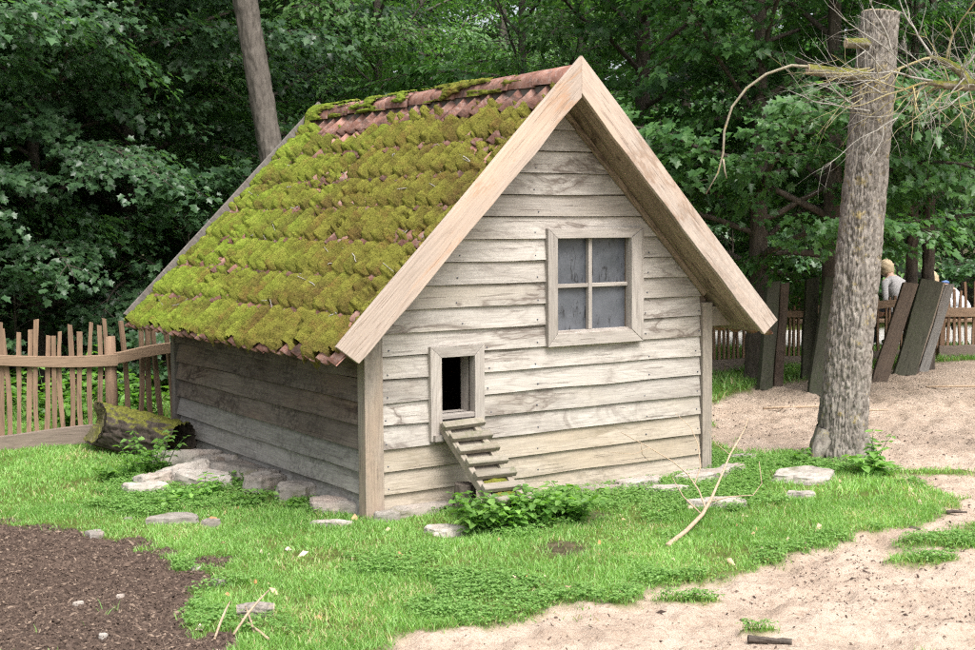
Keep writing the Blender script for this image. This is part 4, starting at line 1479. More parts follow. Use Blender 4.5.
G_L = 'dark maples beyond the paling fence'
plant_tree('A', 'maple_tree', -6.6, 13.6, 0.4, 1.0, 'dark broad maple with drooping leaf sprays behind the wavy-railed fence', group=G_L)
plant_tree('A', 'maple_tree', -4.4, 16.6, 2.2, 1.05, 'dark broad maple with drooping leaf sprays behind the wavy-railed fence', group=G_L)
plant_tree('A', 'maple_tree', -7.4, 18.3, 4.0, 1.1, 'dark broad maple with drooping leaf sprays behind the wavy-railed fence', group=G_L)
plant_tree('A', 'maple_tree', -3.6, 22.0, 5.3, 1.1, 'dark broad maple with drooping leaf sprays behind the wavy-railed fence', group=G_L)
plant_tree('A', 'maple_tree', -5.6, 20.6, 0.9, 1.15, 'dark broad maple with drooping leaf sprays behind the wavy-railed fence', group=G_L)
plant_tree('A', 'maple_tree', -10.4, 15.5, 1.2, 1.15, 'dark broad maple with drooping leaf sprays behind the wavy-railed fence', group=G_L)

# the tall leaning trunk behind the roof, its crown above the picture
lt = empty('leaning_tree', (-1.86, 14.2, 0))
tag(lt, 'tall bare grey trunk leaning beside the mossy roof ridge', 'tree')
trunk_obj('trunk', [(0, 0, -0.1), (-0.08, 0, 0.5), (-0.4, 0, 2.5), (-0.66, 0, 4.2), (-0.95, 0.1, 7.0), (-1.0, 0.2, 9.5)], [0.18, 0.145, 0.135, 0.128, 0.1, 0.05], MAT['bark_mid'], lt, nth=48, amp=0.012, seed=15, step=0.03)
cm_, lm_, tm_ = SPEC['C']
o = ob('crown', cm_, None, lt, (-0.9, 0.1, 4.6))
o = ob('limbs', lm_, None, lt, (-0.9, 0.1, 4.6))

G_R = 'maples standing by the leaning planks'
plant_tree('B', 'maple_tree', 2.98, 14.75, 0.3, 0.98, 'green maple rising behind the dark square post closest to the coop', group=G_R)
plant_tree('B', 'maple_tree', 3.78, 14.75, 2.5, 0.9, 'green maple rising behind the near-black plank at the cut trunk', group=G_R, sz=1.2)
plant_tree('B', 'maple_tree', 2.0, 17.3, 4.2, 1.15, 'large dark trunked maple behind the gable peak', group=None)
plant_tree('C', 'broadleaf_tree', 0.5, 18.6, 1.1, 0.8, 'light green tree right behind the tiled ridge')
plant_tree('C', 'broadleaf_tree', -1.5, 18.8, 3.9, 0.85, 'light green tree between the leaning trunk and the tiled ridge')
plant_tree('B', 'maple_tree', 3.6, 24.4, 5.6, 1.1, 'green maple across the path, behind the cut trunk')
plant_tree('D', 'fine_leaved_tree', 4.98, 15.75, 0.2, 1.0, 'fine leaved tree rising from behind the brown leaning plank')
plant_tree('D', 'fine_leaved_tree', 5.25, 16.0, 2.9, 1.08, 'fine leaved tree rising from behind the wide green leaning plank')
G_C = 'pale green trees deeper in the wood'
for (x, y, rz, s) in ((-1.2, 25, 0.5, 0.95), (1.8, 25.5, 2.0, 1.0), (-4.2, 24.5, 3.4, 1.05), (4.8, 25, 5.0, 0.9), (7.2, 23.5, 1.4, 0.9), (-7.6, 25, 4.4, 1.1), (0.4, 31, 2.7, 1.2), (9.8, 26, 0.9, 1.1), (-3.4, 31, 5.9, 1.2), (5.4, 31, 3.3, 1.2)):
    plant_tree('C', 'woodland_tree', x, y, rz, s, 'pale green broadleaf tree deeper in the wood behind the coop', group=G_C)
G_F = 'dark trees at the back of the wood'
for i, x in enumerate(np.arange(-26, 27, 4.6)):
    yy = 38 + 3.5 * math.sin(i * 2.3)
    plant_tree('A' if i % 2 else 'B', 'woodland_tree', float(x), yy, i * 1.7, 1.55, 'dark tree closing the wood at the very back', group=G_F)
for (x, y, rz, s) in ((-13.5, 20, 0.3, 1.3), (-12.5, 27, 1.9, 1.4), (14.5, 19.0, 2.4, 1.2), (14.0, 26.0, 4.2, 1.4), (9.3, 26.8, 3.0, 1.0)):
    plant_tree('A', 'woodland_tree', x, y, rz, s, 'dark tree at the edge of the wood', group='dark trees at the sides of the wood')
for i, (x, y, s) in enumerate(((-10, 31, 1.4), (-6.4, 34, 1.5), (-14.5, 33, 1.6), (-18, 28, 1.5), (-1.5, 35, 1.5), (3, 36, 1.5), (8, 34, 1.5), (13, 33, 1.5), (18, 30, 1.5), (-22, 36, 1.7))):
    plant_tree('B' if i % 2 else 'A', 'woodland_tree', x, y, i * 2.3 + 0.7, s, 'dark tree closing the wood at the very back', group=G_F)
plant_tree('A', 'maple_tree', -5.0, 14.9, 3.1, 0.85, 'smaller dark maple close behind the wavy-railed fence')
plant_tree('A', 'maple_tree', -8.2, 13.2, 5.0, 0.95, 'dark broad maple with drooping leaf sprays behind the wavy-railed fence', group=G_L)
plant_tree('C', 'broadleaf_tree', -2.9, 17.8, 2.0, 0.8, 'light green tree left of the tall leaning trunk')
plant_tree('C', 'broadleaf_tree', -5.4, 18.6, 4.0, 0.8, 'pale tree added to lighten the gaps between the dark maples', group='pale trees added among the dark maples')  # pale crowns put in to lighten black gaps among the maples
plant_tree('C', 'broadleaf_tree', -8.2, 16.8, 1.0, 0.75, 'pale tree added to lighten the gaps between the dark maples', group='pale trees added among the dark maples')
G_U = 'leafy saplings in the shade of the maples'
for i, (x, y) in enumerate(((-4.9, 13.9), (-6.3, 15.4), (-3.3, 14.9), (-5.6, 17.8), (-8.0, 15.9), (-3.0, 17.6), (-1.2, 16.6))):
    plant_tree('U', 'sapling_bush', x, y, i * 2.1, 0.75 + 0.08 * (i % 3), 'low dark leafy sapling in the shade beyond the wavy-railed fence', 'shrub', G_U)
G_P = 'bushes across the path'
for i, (x, y) in enumerate(((5.6, 23.4), (6.9, 22.8), (8.2, 23.2), (4.2, 23.0), (2.6, 23.0))):
    plant_tree('U', 'path_bush', x, y, i * 1.3 + 0.4, 1.0 + 0.12 * (i % 2), 'leafy bush along the far side of the pale path', 'shrub', G_P)

# ------------------------------------------------------------------ fences
def wavy_bar(mb, p0, p1, h0, wid, thick, amp, seed, n=24, ztop=None):
    """a board set on edge from p0 to p1 (x,y); ztop(t) gives the height of its top edge"""
    p0, p1 = Vector((*p0, 0)), Vector((*p1, 0))
    d = (p1 - p0)
    nrm = Vector((d.y, -d.x, 0)).normalized() * thick / 2
    v, f = [], []
    for i in range(n + 1):
        t = i / n
        c = p0 + d * t
        zt = ztop(t) + amp * (float(vn(t * 5 + seed, seed)) - 0.5)
        zb = zt - wid * (1 + 0.2 * (float(vn(t * 4 + seed, seed + 3)) - 0.5))
        for (s, z) in ((1, zt), (1, zb), (-1, zb), (-1, zt)):
            q = c + nrm * s
            v.append((q.x, q.y, z))
    for i in range(n):
        for k in range(4):
            f.append((i * 4 + k, i * 4 + (k + 1) % 4, i * 4 + 4 + (k + 1) % 4, i * 4 + 4 + k))
    f += [(3, 2, 1, 0), tuple(n * 4 + k for k in range(4))]
    return mb.add(v, f)


def picket_mesh(seed, h, w, t, bend):
    ra = random.Random(seed)
    n = 7
    v, f = [], []
    ph = ra.random() * 40
    for i in range(n + 1):
        s = i / n
        ox = bend * math.sin(s * math.pi) + 0.010 * (float(vn(s * 3 + ph, 1)) - 0.5)
        ww = w * (1 + 0.35 * (float(vn(s * 4 + ph, 7)) - 0.5))
        top = 0.012 * (ra.random() - 0.5) if i == n else 0
        for (a, b) in ((-1, -1), (1, -1), (1, 1), (-1, 1)):
            v.append((ox + a * ww / 2, b * t / 2 + 0.006 * (float(vn(s * 3 + ph, 5)) - .5), s * h + (a * top)))
    for i in range(n):
        for k in range(4):
            f.append((i * 4 + k, i * 4 + (k + 1) % 4, i * 4 + 4 + (k + 1) % 4, i * 4 + 4 + k))
    f += [(3, 2, 1, 0), tuple(n * 4 + k for k in range(4))]
    return MB().add(v, f).mesh('picket')


def lerp2(a, b, t):
    return (a[0] + (b[0] - a[0]) * t, a[1] + (b[1] - a[1]) * t)


fl = empty('picket_fence', (-3.05, 10.78, 0))
tag(fl, 'rustic split oak paling fence with wavy top rail beside the mossy log', 'fence')
fo_ = Vector((-3.05, 10.78))
A0, A1, A2 = (-6.6, 9.35), (-3.05, 10.78), (-2.05, 12.1)


def rel(p):
    return (p[0] - fo_.x, p[1] - fo_.y)


LA = math.hypot(A1[0] - A0[0], A1[1] - A0[1])
yawA = math.atan2(A1[1] - A0[1], A1[0] - A0[0])
LBt = math.hypot(A2[0] - A1[0], A2[1] - A1[1])
yawB = math.atan2(A2[1] - A1[1], A2[0] - A1[0])


def bar_obj(name, mat, parent, length, ztop, wid, thick, amp, seed, loc, yaw):
    mb = MB()
    wavy_bar(mb, (0, 0), (length, 0), 0, wid, thick, amp, seed, 30, ztop)
    o = mb.build(name, mat, parent, bevel=0.004)
    o.location = loc
    o.rotation_euler = (0, 0, yaw)
    return o


offn = 0.035
ra_ = rel(A0)
bar_obj('top_rail', MAT['rail'], fl, LA + 0.06, lambda t: 0.80 - 0.12 * sstep(0.72, 0.98, t) + 0.038 * math.sin(t * 13 + 1.2), 0.085, 0.04, 0.02, 3,
        (ra_[0] + math.sin(yawA) * offn, ra_[1] - math.cos(yawA) * offn, 0), yawA)
bar_obj('ground_board', MAT['rail_low'], fl, LA + 0.02, lambda t: 0.13 + 0.03 * math.sin(t * 13 + 1.5), 0.14, 0.05, 0.02, 5,
        (ra_[0] + math.sin(yawA) * offn, ra_[1] - math.cos(yawA) * offn, 0), yawA)
bar_obj('top_rail', MAT['rail'], fl, LBt, lambda t: 0.735 + 0.10 * t, 0.09, 0.04, 0.02, 9, (math.sin(yawB) * offn + 0.03, -math.cos(yawB) * offn, 0), yawB)
bar_obj('ground_board', MAT['rail_low'], fl, LBt, lambda t: 0.12, 0.13, 0.05, 0.02, 15, (math.sin(yawB) * offn, -math.cos(yawB) * offn, 0), yawB)
MB().tube([(0.0, 0.02, -0.1), (0.005, 0.02, 0.4), (0.0, 0.02, 0.86)], [0.052, 0.048, 0.045], 9).build('post', MAT['picket'], fl, True)
ra2 = random.Random(11)
npA = int(LA / 0.066)
for i in range(npA):
    t = (i + 0.5) / npA
    p = lerp2(A0, A1, t)
    h = ra2.uniform(0.86, 1.0)
    m = picket_mesh(500 + i, h, ra2.uniform(0.033, 0.043), 0.024, ra2.uniform(-0.018, 0.018))
    o = ob('picket', m, MAT['picket'], fl)
    o.location = (*rel(p), 0.02)
    o.rotation_euler = (ra2.gauss(0, 0.015), ra2.gauss(0.01, 0.02), yawA)
npB = int(LBt / 0.115)
for i in range(1, npB):
    t = (i + 0.4) / npB
    p = lerp2(A1, A2, t)
    m = picket_mesh(700 + i, ra2.uniform(0.9, 1.03), ra2.uniform(0.03, 0.042), 0.024, ra2.uniform(-0.02, 0.02))
    o = ob('picket', m, MAT['picket'], fl)
    o.location = (*rel(p), 0.02)
    o.rotation_euler = (0, ra2.gauss(0.0, 0.045), yawB)


def far_fence(name, label, P0, P1, space, hmin, hmax, rail_z, rail_w, gb, seed, wid=0.03, posts=()):
    e = empty(name, (*P0, 0))
    tag(e, label, 'fence', None)
    L = math.hypot(P1[0] - P0[0], P1[1] - P0[1])
    yaw = math.atan2(P1[1] - P0[1], P1[0] - P0[0])
    e.rotation_euler = (0, 0, yaw)
    bar_obj('top_rail', MAT['rail'], e, L, lambda t: rail_z + 0.02 * math.sin(t * 7 + seed), rail_w, 0.04, 0.015, seed, (0, -0.034, 0), 0)
    bar_obj('ground_board', MAT['rail_low'], e, L, lambda t: gb, gb + 0.02, 0.05, 0.02, seed + 4, (0, -0.036, 0), 0)
    rr_ = random.Random(seed)
    kinds = [picket_mesh(seed * 10 + k, 1.0, wid, 0.022, rr_.uniform(-0.015, 0.015)) for k in range(6)]
    for k in kinds:
        k.materials.append(MAT['picket2'])
    n = int(L / space)
    for i in range(n):
        o = ob('picket', kinds[i % 6], None, e)
        o.location = ((i + 0.5) * space, 0, 0.02)
        o.scale = (1, 1, rr_.uniform(hmin, hmax))
        o.rotation_euler = (0, rr_.gauss(0, 0.035), 0)
    for (x, y, w, h) in posts:
        MB().box(x - w / 2, x + w / 2, y - 0.045, y + 0.045, -0.05, h).build('post', MAT['picket2'], e, bevel=0.006)
    return e


far_fence('picket_fence', 'narrow brown picket fence on the grass between the coop and the leaning planks', (0.6, 14.7), (3.95, 16.3), 0.068, 0.78, 0.88, 0.66, 0.085, 0.13, 21)
far_fence('picket_fence', 'brown picket fence behind the leaning planks where the people sit', (3.98, 16.32), (5.6, 17.0), 0.085, 0.7, 0.8, 0.74, 0.10, 0.13, 22)
far_fence('picket_fence', 'brown picket fence at the sand yard\'s end with twin square posts', (5.72, 17.02), (9.6, 17.6), 0.088, 0.82, 1.0, 0.66, 0.12, 0.16, 23, 0.034,
          posts=((-0.08, 0.06, 0.1, 0.74), (0.06, 0.06, 0.12, 0.8)))


# ------------------------------------------------------------------ leaning planks round the young trees
def plank(label, bot, top, w, th, mat, yaw, h_extra=0.0, name='leaning_plank'):
    """bot, top: centre of the foot and of the head"""
    b, t = Vector(bot), Vector(top)
    L = (t - b).length
    d = (t - b).normalized()
    ra = random.Random(hash(label) % 1000 if False else len(label) * 7)
    n = 8
    v, f = [], []
    for i in range(n + 1):
        s = i / n
        ww = w * (1 + 0.2 * (float(vn(s * 4 + w * 90, 3)) - 0.5))
        ox = 0.012 * (float(vn(s * 3 + w * 50, 8)) - 0.5)
        for (a, c) in ((-1, -1), (1, -1), (1, 1), (-1, 1)):
            v.append((a * ww / 2 + ox, c * th / 2, s * L + (0.02 * a * (1 if i == n else 0))))
    for i in range(n):
        for k in range(4):
            f.append((i * 4 + k, i * 4 + (k + 1) % 4, i * 4 + 4 + (k + 1) % 4, i * 4 + 4 + k))
    f += [(3, 2, 1, 0), tuple(n * 4 + k for k in range(4))]
    o = MB().add(v, f).build(name, MAT[mat], bevel=0.006)
    xax = Vector((math.cos(yaw), math.sin(yaw), 0))
    xax = (xax - d * xax.dot(d)).normalized()
    yax = d.cross(xax)
    m = Matrix((xax, yax, d)).transposed().to_4x4()
    m.translation = b
    o.matrix_world = m
    tag(o, label, 'plank')
    return o


plank('dark square post standing closest to the coop, before the picket fence', (2.93, 14.15, -0.04), (3.06, 14.4, 1.1), 0.15, 0.09, 'plank_dark', 0.25)
plank('dark post with paler brown side, pressed against the closest one to the coop', (3.09, 14.28, -0.04), (3.2, 14.5, 1.08), 0.10, 0.08, 'plank_brown', 0.3)
plank('dark green plank leaning left of the near-black one beside the cut trunk', (3.55, 14.85, -0.04), (3.62, 14.95, 1.12), 0.16, 0.06, 'plank_dark', 0.2)
plank('near-black plank at the left edge of the cut trunk', (3.36, 13.75, -0.04), (3.62, 14.15, 1.16), 0.14, 0.07, 'plank_dark', 0.15)
plank('olive brown plank half hidden behind the cut trunk', (3.52, 13.85, -0.04), (3.72, 14.2, 1.14), 0.13, 0.06, 'plank_brown', 0.2)
plank('reddish brown plank leaning furthest over, right of the cut trunk', (4.26, 14.6, -0.04), (4.68, 14.85, 1.06), 0.17, 0.06, 'plank_brown', 0.1)
plank('widest plank, green with algae, leaning behind the reddish brown one', (4.76, 15.3, -0.04), (5.12, 15.45, 1.06), 0.26, 0.06, 'plank_dark', 0.12)
plank('narrow pale brown plank leaning between the wide green and the grey one', (4.98, 15.72, -0.04), (5.33, 15.8, 1.02), 0.12, 0.05, 'plank_pale', 0.1)
plank('narrow silver grey plank, outermost of the leaning group near the twin posts', (5.13, 15.75, -0.04), (5.45, 15.83, 1.0), 0.11, 0.05, 'plank_grey', 0.1)

# ------------------------------------------------------------------ log, stump, stones
lg = empty('mossy_log', (-2.8, 10.5, 0))
tag(lg, 'thick dark fallen log with mossy top lying against the coop corner', 'log')
LP0, LP1 = np.array((0.50, -0.52, 0.11)), np.array((-0.36, -0.12, 0.24))
v, q_, r0, r1, c0, c1 = bark_tube([LP0, (LP0 + LP1) / 2, LP1], [0.175, 0.178, 0.17], nth=80, amp=0.022, seed=31, step=0.012, kt=16)
la = (LP1 - LP0) / np.linalg.norm(LP1 - LP0)
cn = np.array((-0.80, -0.52, 0.30))          # oblique sawn end
cn /= np.linalg.norm(cn)
ce = LP1 - la * 0.10


def cut_end(p):
    d = (p - ce) @ cn
    return p - np.clip(d, 0, None)[:, None] * la / (la @ cn)


v = cut_end(v)
ob('bark', fast_mesh('bark', v, q_, True, None, 4), MAT['bark_log'], lg)
ring = cut_end(r1)
rc = ring.mean(0)
n_ = len(ring)
inner = rc + (ring - rc) * 0.86 + 0.012 * (rng.random((n_, 1)) - 0.5) * cn - cn * 0.006
in2 = rc + (ring - rc) * 0.5 + np.array((0, 0, 0.045)) - cn * 0.02
deep = rc + (ring - rc) * 0.40 + np.array((0, 0, 0.05)) - la * 0.2
v_ = np.concatenate([ring, inner, in2, deep, [rc - la * 0.24]])
f_ = []
for i in range(n_):
    j = (i + 1) % n_
    for k in range(3):
        f_.append((k * n_ + i, k * n_ + j, (k + 1) * n_ + j, (k + 1) * n_ + i))
    f_.append((3 * n_ + i, 3 * n_ + j, 4 * n_))
MB().add(v_, f_).build('hollow_end', MAT['log_end'], lg)

st = empty('wood_stump', (*h2w(0.47, -0.3), 0))
tag(st, 'short dark stump propped under the chicken ramp', 'stump')
o, r0, r1, c0, c1 = trunk_obj('bark', [(0, 0, -0.05), (0, 0, 0.05), (0.01, 0, 0.2)], [0.09, 0.075, 0.07], MAT['bark_dark'], st, nth=40, amp=0.015, seed=33, step=0.012)
cap_obj('cut_top', r1, c1, MAT['bark_dark'], st, 0.003, (0, 0, 1))


def rock(x, y, sx, sy, sz, rz=0.0, z=0.0, seed=0, tilt=(0, 0), label=None, group=None, name='stone_slab'):
    """broken slab: an angular outline, a chamfered rim, an uneven top in shallow ledges"""
    rg = np.random.default_rng(seed + 900)
    nc = int(rg.integers(6, 9))
    ca = np.sort((np.arange(nc) + rg.uniform(-0.33, 0.33, nc)) / nc * 2 * math.pi)
    cr = rg.uniform(0.72, 1.08, nc)
    cx, cy = np.cos(ca) * cr, np.sin(ca) * cr
    n = 56
    tt = np.linspace(0, nc, n, endpoint=False)
    k0 = np.floor(tt).astype(int) % nc
    k1 = (k0 + 1) % nc
    fr = tt - np.floor(tt)
    ox, oy = cx[k0] * (1 - fr) + cx[k1] * fr, cy[k0] * (1 - fr) + cy[k1] * fr
    jag = 1 + 0.10 * (fbm(ox * 4 + seed, oy * 4, 0, seed, 3) - 0.5) * 2
    ox, oy = ox * jag, oy * jag
    rings = [(1.06, -1.0), (1.05, -0.4), (1.02, 0.1), (1.0, 0.45), (0.97, 0.78), (0.90, 0.97), (0.76, 1.0), (0.6, 1.0), (0.44, 1.0), (0.28, 1.0), (0.13, 1.0)]
    V = []
    for (sc, h) in rings:
        px, py = ox * sc, oy * sc
        if h < 0.9:
            w = 1 + 0.10 * (fbm(px * 3 + seed, py * 3, h * 4, seed + 2, 3) - 0.5) * 2 * (h > -0.9)
            px, py = px * w, py * w
            hh = np.full(n, h)
        else:
            f_ = fbm(px * 1.5 + seed, py * 1.5, 0, seed + 5, 4)
            led = np.floor(f_ * 5) / 5
            hh = h + 0.75 * (0.65 * led + 0.35 * f_ - 0.5) + 0.12 * (fbm(px * 6, py * 6, 0, seed + 8, 3) - 0.5)
        V.append(np.stack([px, py, hh], -1))
    V.append(np.array([[0, 0, V[-1][:, 2].mean()]]))
    V = np.concatenate(V) * np.array([sx, sy, sz * 0.8]) * 0.5
    f = []
    for r_ in range(len(rings) - 1):
        for k in range(n):
            f.append((r_ * n + k, r_ * n + (k + 1) % n, (r_ + 1) * n + (k + 1) % n, (r_ + 1) * n + k))
    L_ = (len(rings) - 1) * n
    for k in range(n):
        f.append((L_ + k, L_ + (k + 1) % n, len(rings) * n))
    o = MB().add(V, f).build(name, MAT['rock'])
    o.location = (x, y, z)
    o.rotation_euler = (tilt[0], tilt[1], rz)
    tag(o, label, 'stone', group)
    return o


GS = 'stones piled along the dark side wall'
LS = 'grey broken stone in the pile at the foot of the dark side wall'
wa = HYAW - math.pi / 2
SIDE_ROCKS = [(-2.20, 9.78, .62, .34, .22, 0.3), (-2.0, 9.5, .34, .24, .2, 1.1), (-1.72, 9.2, .66, .42, .17, wa + .1), (-2.12, 9.2, .44, .26, .17, .2), (-1.95, 8.98, .5, .28, .14, -.3),
              (-2.28, 9.0, .3, .2, .12, .6), (-1.48, 8.78, .34, .24, .24, .9), (-1.22, 8.5, .36, .24, .2, .2), (-1.12, 8.72, .2, .14, .26, .4), (-1.02, 8.55, .16, .1, .3, 1.2), (-1.86, 9.62, .3, .2, .2, 2.0), (-1.5, 8.95, .3, .3, .18, .7)]
for i, (x, y, a, b, c, rz) in enumerate(SIDE_ROCKS):
    rock(x, y, a * 1.0, b * 1.05, min(c, 0.17) * 0.8, rz, min(c, 0.17) * 0.28, 10 + i, (random.gauss(0, .09), random.gauss(0, .09)), LS, GS)
rock(-0.93, 8.1, .5, .3, .13, -.2, 0.02, 40, (0, 0), 'pale flat slab lying at the front corner post')
rock(-2.27, 8.72, .36, .16, .1, -.1, 0.02, 41, (0, 0), 'thin pale slab edging the side wall pile toward the soil patch')
rock(*h2w(0.3, -0.08), .56, .2, .1, HYAW, 0.015, 42, (0, 0), 'pale slab under the boards between corner post and ramp')
rock(*h2w(0.05, -0.12), .2, .16, .1, .4, 0.015, 43, (0, 0), 'small pale stone touching the foot of the front corner post')
GF = 'pale slabs set in the turf before the gable wall'
LF = 'pale flat limestone slab set in the turf at the foot of the gable wall'
for i, (x, y, a, b, c, rz) in enumerate([(1.0, 8.62 + .22, .44, .16, .09, .5), (1.45, 9.08, .6, .22, .1, .6), (1.15, 8.62, .34, .18, .08, .2), (1.72, 9.3, .4, .18, .1, .8), (0.72, 8.62, .36, .14, .08, .5), (1.42, 8.2, .38, .16, .08, .1), (1.85, 9.75, .26, .14, .09, .4)]):
    rock(x, y, a, b, c, rz, 0.012, 60 + i, (random.gauss(0, .03), random.gauss(0, .03)), LF, GF)
rock(2.16, 9.02, .56, .5, .09, .3, 0.015, 71, (0, 0), 'broad pale slab in the grass before the cut trunk')
rock(2.0, 8.45, .24, .14, .06, .2, 0.01, 72, (0, 0), 'small pale slab just below the broad slab by the cut trunk')
rock(-0.25, 7.5, .3, .16, .07, .1, 0.01, 73, (0, 0), 'pale slab showing through the lawn below the ramp')
rock(-1.86, 7.83, .4, .16, .08, .1, 0.012, 74, (0, 0), 'pale stone between the soil patch and the side wall pile')
rock(-1.62, 7.72, .14, .09, .07, .5, 0.012, 75, (0, 0), 'fist sized pale stone beside the one by the soil patch')
rock(-0.92, 7.72, .3, .1, .06, .1, 0.005, 76, (0, 0), 'sunken pale stone in the lawn before the corner post')
rock(-2.55, 9.62, .16, .1, .06, .1, 0.005, 77, (0, 0), 'small pale stone in the lawn toward the fence')
GP = 'pebbles lying on the dark soil'
for i, (x, y, s) in enumerate([(-2.24, 7.53, .14), (-1.5, 6.75, .07), (-1.33, 6.5, .12), (-1.9, 6.1, .06), (-1.75, 6.25, .05), (-1.65, 5.62, .06), (-2.15, 7.9, .06)]):
    rock(x, y, s, s * .8, s * .38, i, gz1(x, y) + 0.004, 80 + i, (0, 0), 'small pale pebble on the dark soil patch', GP, name='pebble')

# weathered chunk of wood at the edge of the soil, dark stick on the sand, dry stalks
ch = empty('wood_chunk', (-1.05, 5.89, gz1(-1.05, 5.89) + 0.03), 0.12)
tag(ch, 'short grey weathered chunk of wood on the grass by the soil', 'wood')
o, r0, r1, c0, c1 = trunk_obj('bark', [(-0.075, 0, 0.0), (0, 0.005, 0.004), (0.085, 0, 0.0)], [0.034, 0.042, 0.032], MAT['bark'], ch, nth=32, amp=0.014, seed=51, step=0.008, kt=60, kz=8)
cap_obj('broken_end', r1, c1, MAT['cut'], ch, 0.003, (1, 0, 0))
cap_obj('broken_end', r0[::-1], c0, MAT['cut'], ch, 0.003, (-1, 0, 0))
sk = empty('sand_stick', (1.17, 5.49, gz1(1.17, 5.49) + 0.016), -0.15)
tag(sk, 'short dark charred stick lying on the sand', 'stick')
trunk_obj('bark', [(-0.09, 0, 0.006), (-0.03, 0.006, 0.002), (0.09, -0.004, 0)], [0.018, 0.016, 0.013], MAT['bark_dark'], sk, nth=20, amp=0.005, seed=52, step=0.008, kt=60)
cap = sk
GD = 'dry stalks beside the wood chunk'
for i, (x, y, a, L, el) in enumerate([(-1.08, 5.55, 1.2, 0.3, 0.5), (-1.0, 5.6, 1.9, 0.25, 0.25), (-0.92, 5.5, 2.2, 0.3, 0.12), (-1.15, 5.5, 1.45, 0.22, 0.6)]):
    z = gz1(x, y)
    pts = [(x + math.cos(a) * L * t, y + math.sin(a) * L * t, z + 0.01 + L * math.sin(el) * t * (1.2 - 0.4 * t)) for t in (0, .35, .7, 1)]
    o = MB().tube(pts, [0.006, 0.006, 0.005, 0.003], 5).build('dry_stalk', MAT['stick_pale'], None, True)
    tag(o, 'dry straw coloured stalk poking up by the wood chunk', 'stalk', GD)

# fallen forked branch
fb = empty('fallen_branch', (0.97, 7.12, gz1(0.97, 7.12)))
tag(fb, 'long pale forked dead branch lying on the lawn before the gable wall', 'branch')
FBO = Vector((0.97, 7.12, 0))
main = [(0.96, 7.1, 0.02), (1.1, 7.38, 0.035), (1.24, 7.7, 0.06), (1.33, 7.95, 0.10), (1.41, 8.1, 0.22), (1.5, 8.25, 0.38), (1.62, 8.42, 0.54), (1.66, 8.5, 0.62)]


def relp(ps):
    return [(p[0] - FBO.x, p[1] - FBO.y, p[2] * 0.8) for p in ps]


MB().tube(relp(main), [0.014, 0.013, 0.012, 0.010, 0.007, 0.006, 0.004, 0.003], 8).build('stem', MAT['stick_pale'], fb, True)
PR = [[(1.28, 7.8, 0.07), (1.27, 8.0, 0.16), (1.22, 8.12, 0.26), (1.14, 8.2, 0.34), (1.0, 8.25, 0.44), (0.83, 8.3, 0.55)], [(1.25, 8.05, 0.2), (1.31, 8.2, 0.3), (1.31, 8.3, 0.45), (1.27, 8.35, 0.58), (1.18, 8.4, 0.68)],
      [(1.3, 7.92, 0.09), (1.45, 7.98, 0.12), (1.6, 8.02, 0.12), (1.66, 8.06, 0.2), (1.65, 8.1, 0.36)], [(1.24, 7.72, 0.06), (1.15, 7.85, 0.16), (1.1, 7.95, 0.28)], [(1.0, 8.25, 0.44), (0.9, 8.2, 0.4), (0.72, 8.2, 0.42)],
      [(0.95, 8.26, 0.46), (0.96, 8.3, 0.38), (1.02, 8.32, 0.3)], [(1.5, 8.25, 0.38), (1.42, 8.3, 0.46), (1.38, 8.34, 0.56)]]
for i, p in enumerate(PR):
    r = (0.006, 0.005, 0.005, 0.005, 0.003, 0.003, 0.003)[i]
    MB().tube(relp(p), [r * (1 - 0.6 * k / (len(p) - 1)) for k in range(len(p))], 6).build('twig', MAT['stick_pale'], fb, True)
for i, (x, y, a, L) in enumerate([(2.6, 12.6, 0.15, 0.9), (4.6, 14.0, 0.05, 0.8), (3.2, 12.2, 0.2, 0.5), (2.75, 7.95, 0.1, 0.12), (2.42, 7.6, 0.3, 0.06)]):
    z = gz1(x, y) + 0.012
    pts = [(x + math.cos(a) * L * t, y + math.sin(a) * L * t + 0.02 * math.sin(t * 5), z) for t in (0, .3, .6, 1)]
    o = MB().tube(pts, [0.012, 0.012, 0.01, 0.006], 6).build('loose_stick', MAT['stick_pale'] if i < 3 else MAT['bark_dark'], None, True)
    tag(o, ['thin pale stick on the sand between coop and cut trunk', 'long thin stick on the sand before the leaning planks', 'short pale stick on the sand left of the cut trunk', 'short dark stick at the edge of the grass islet', 'tiny dark stick on the sand below the grass tongue'][i], 'stick')


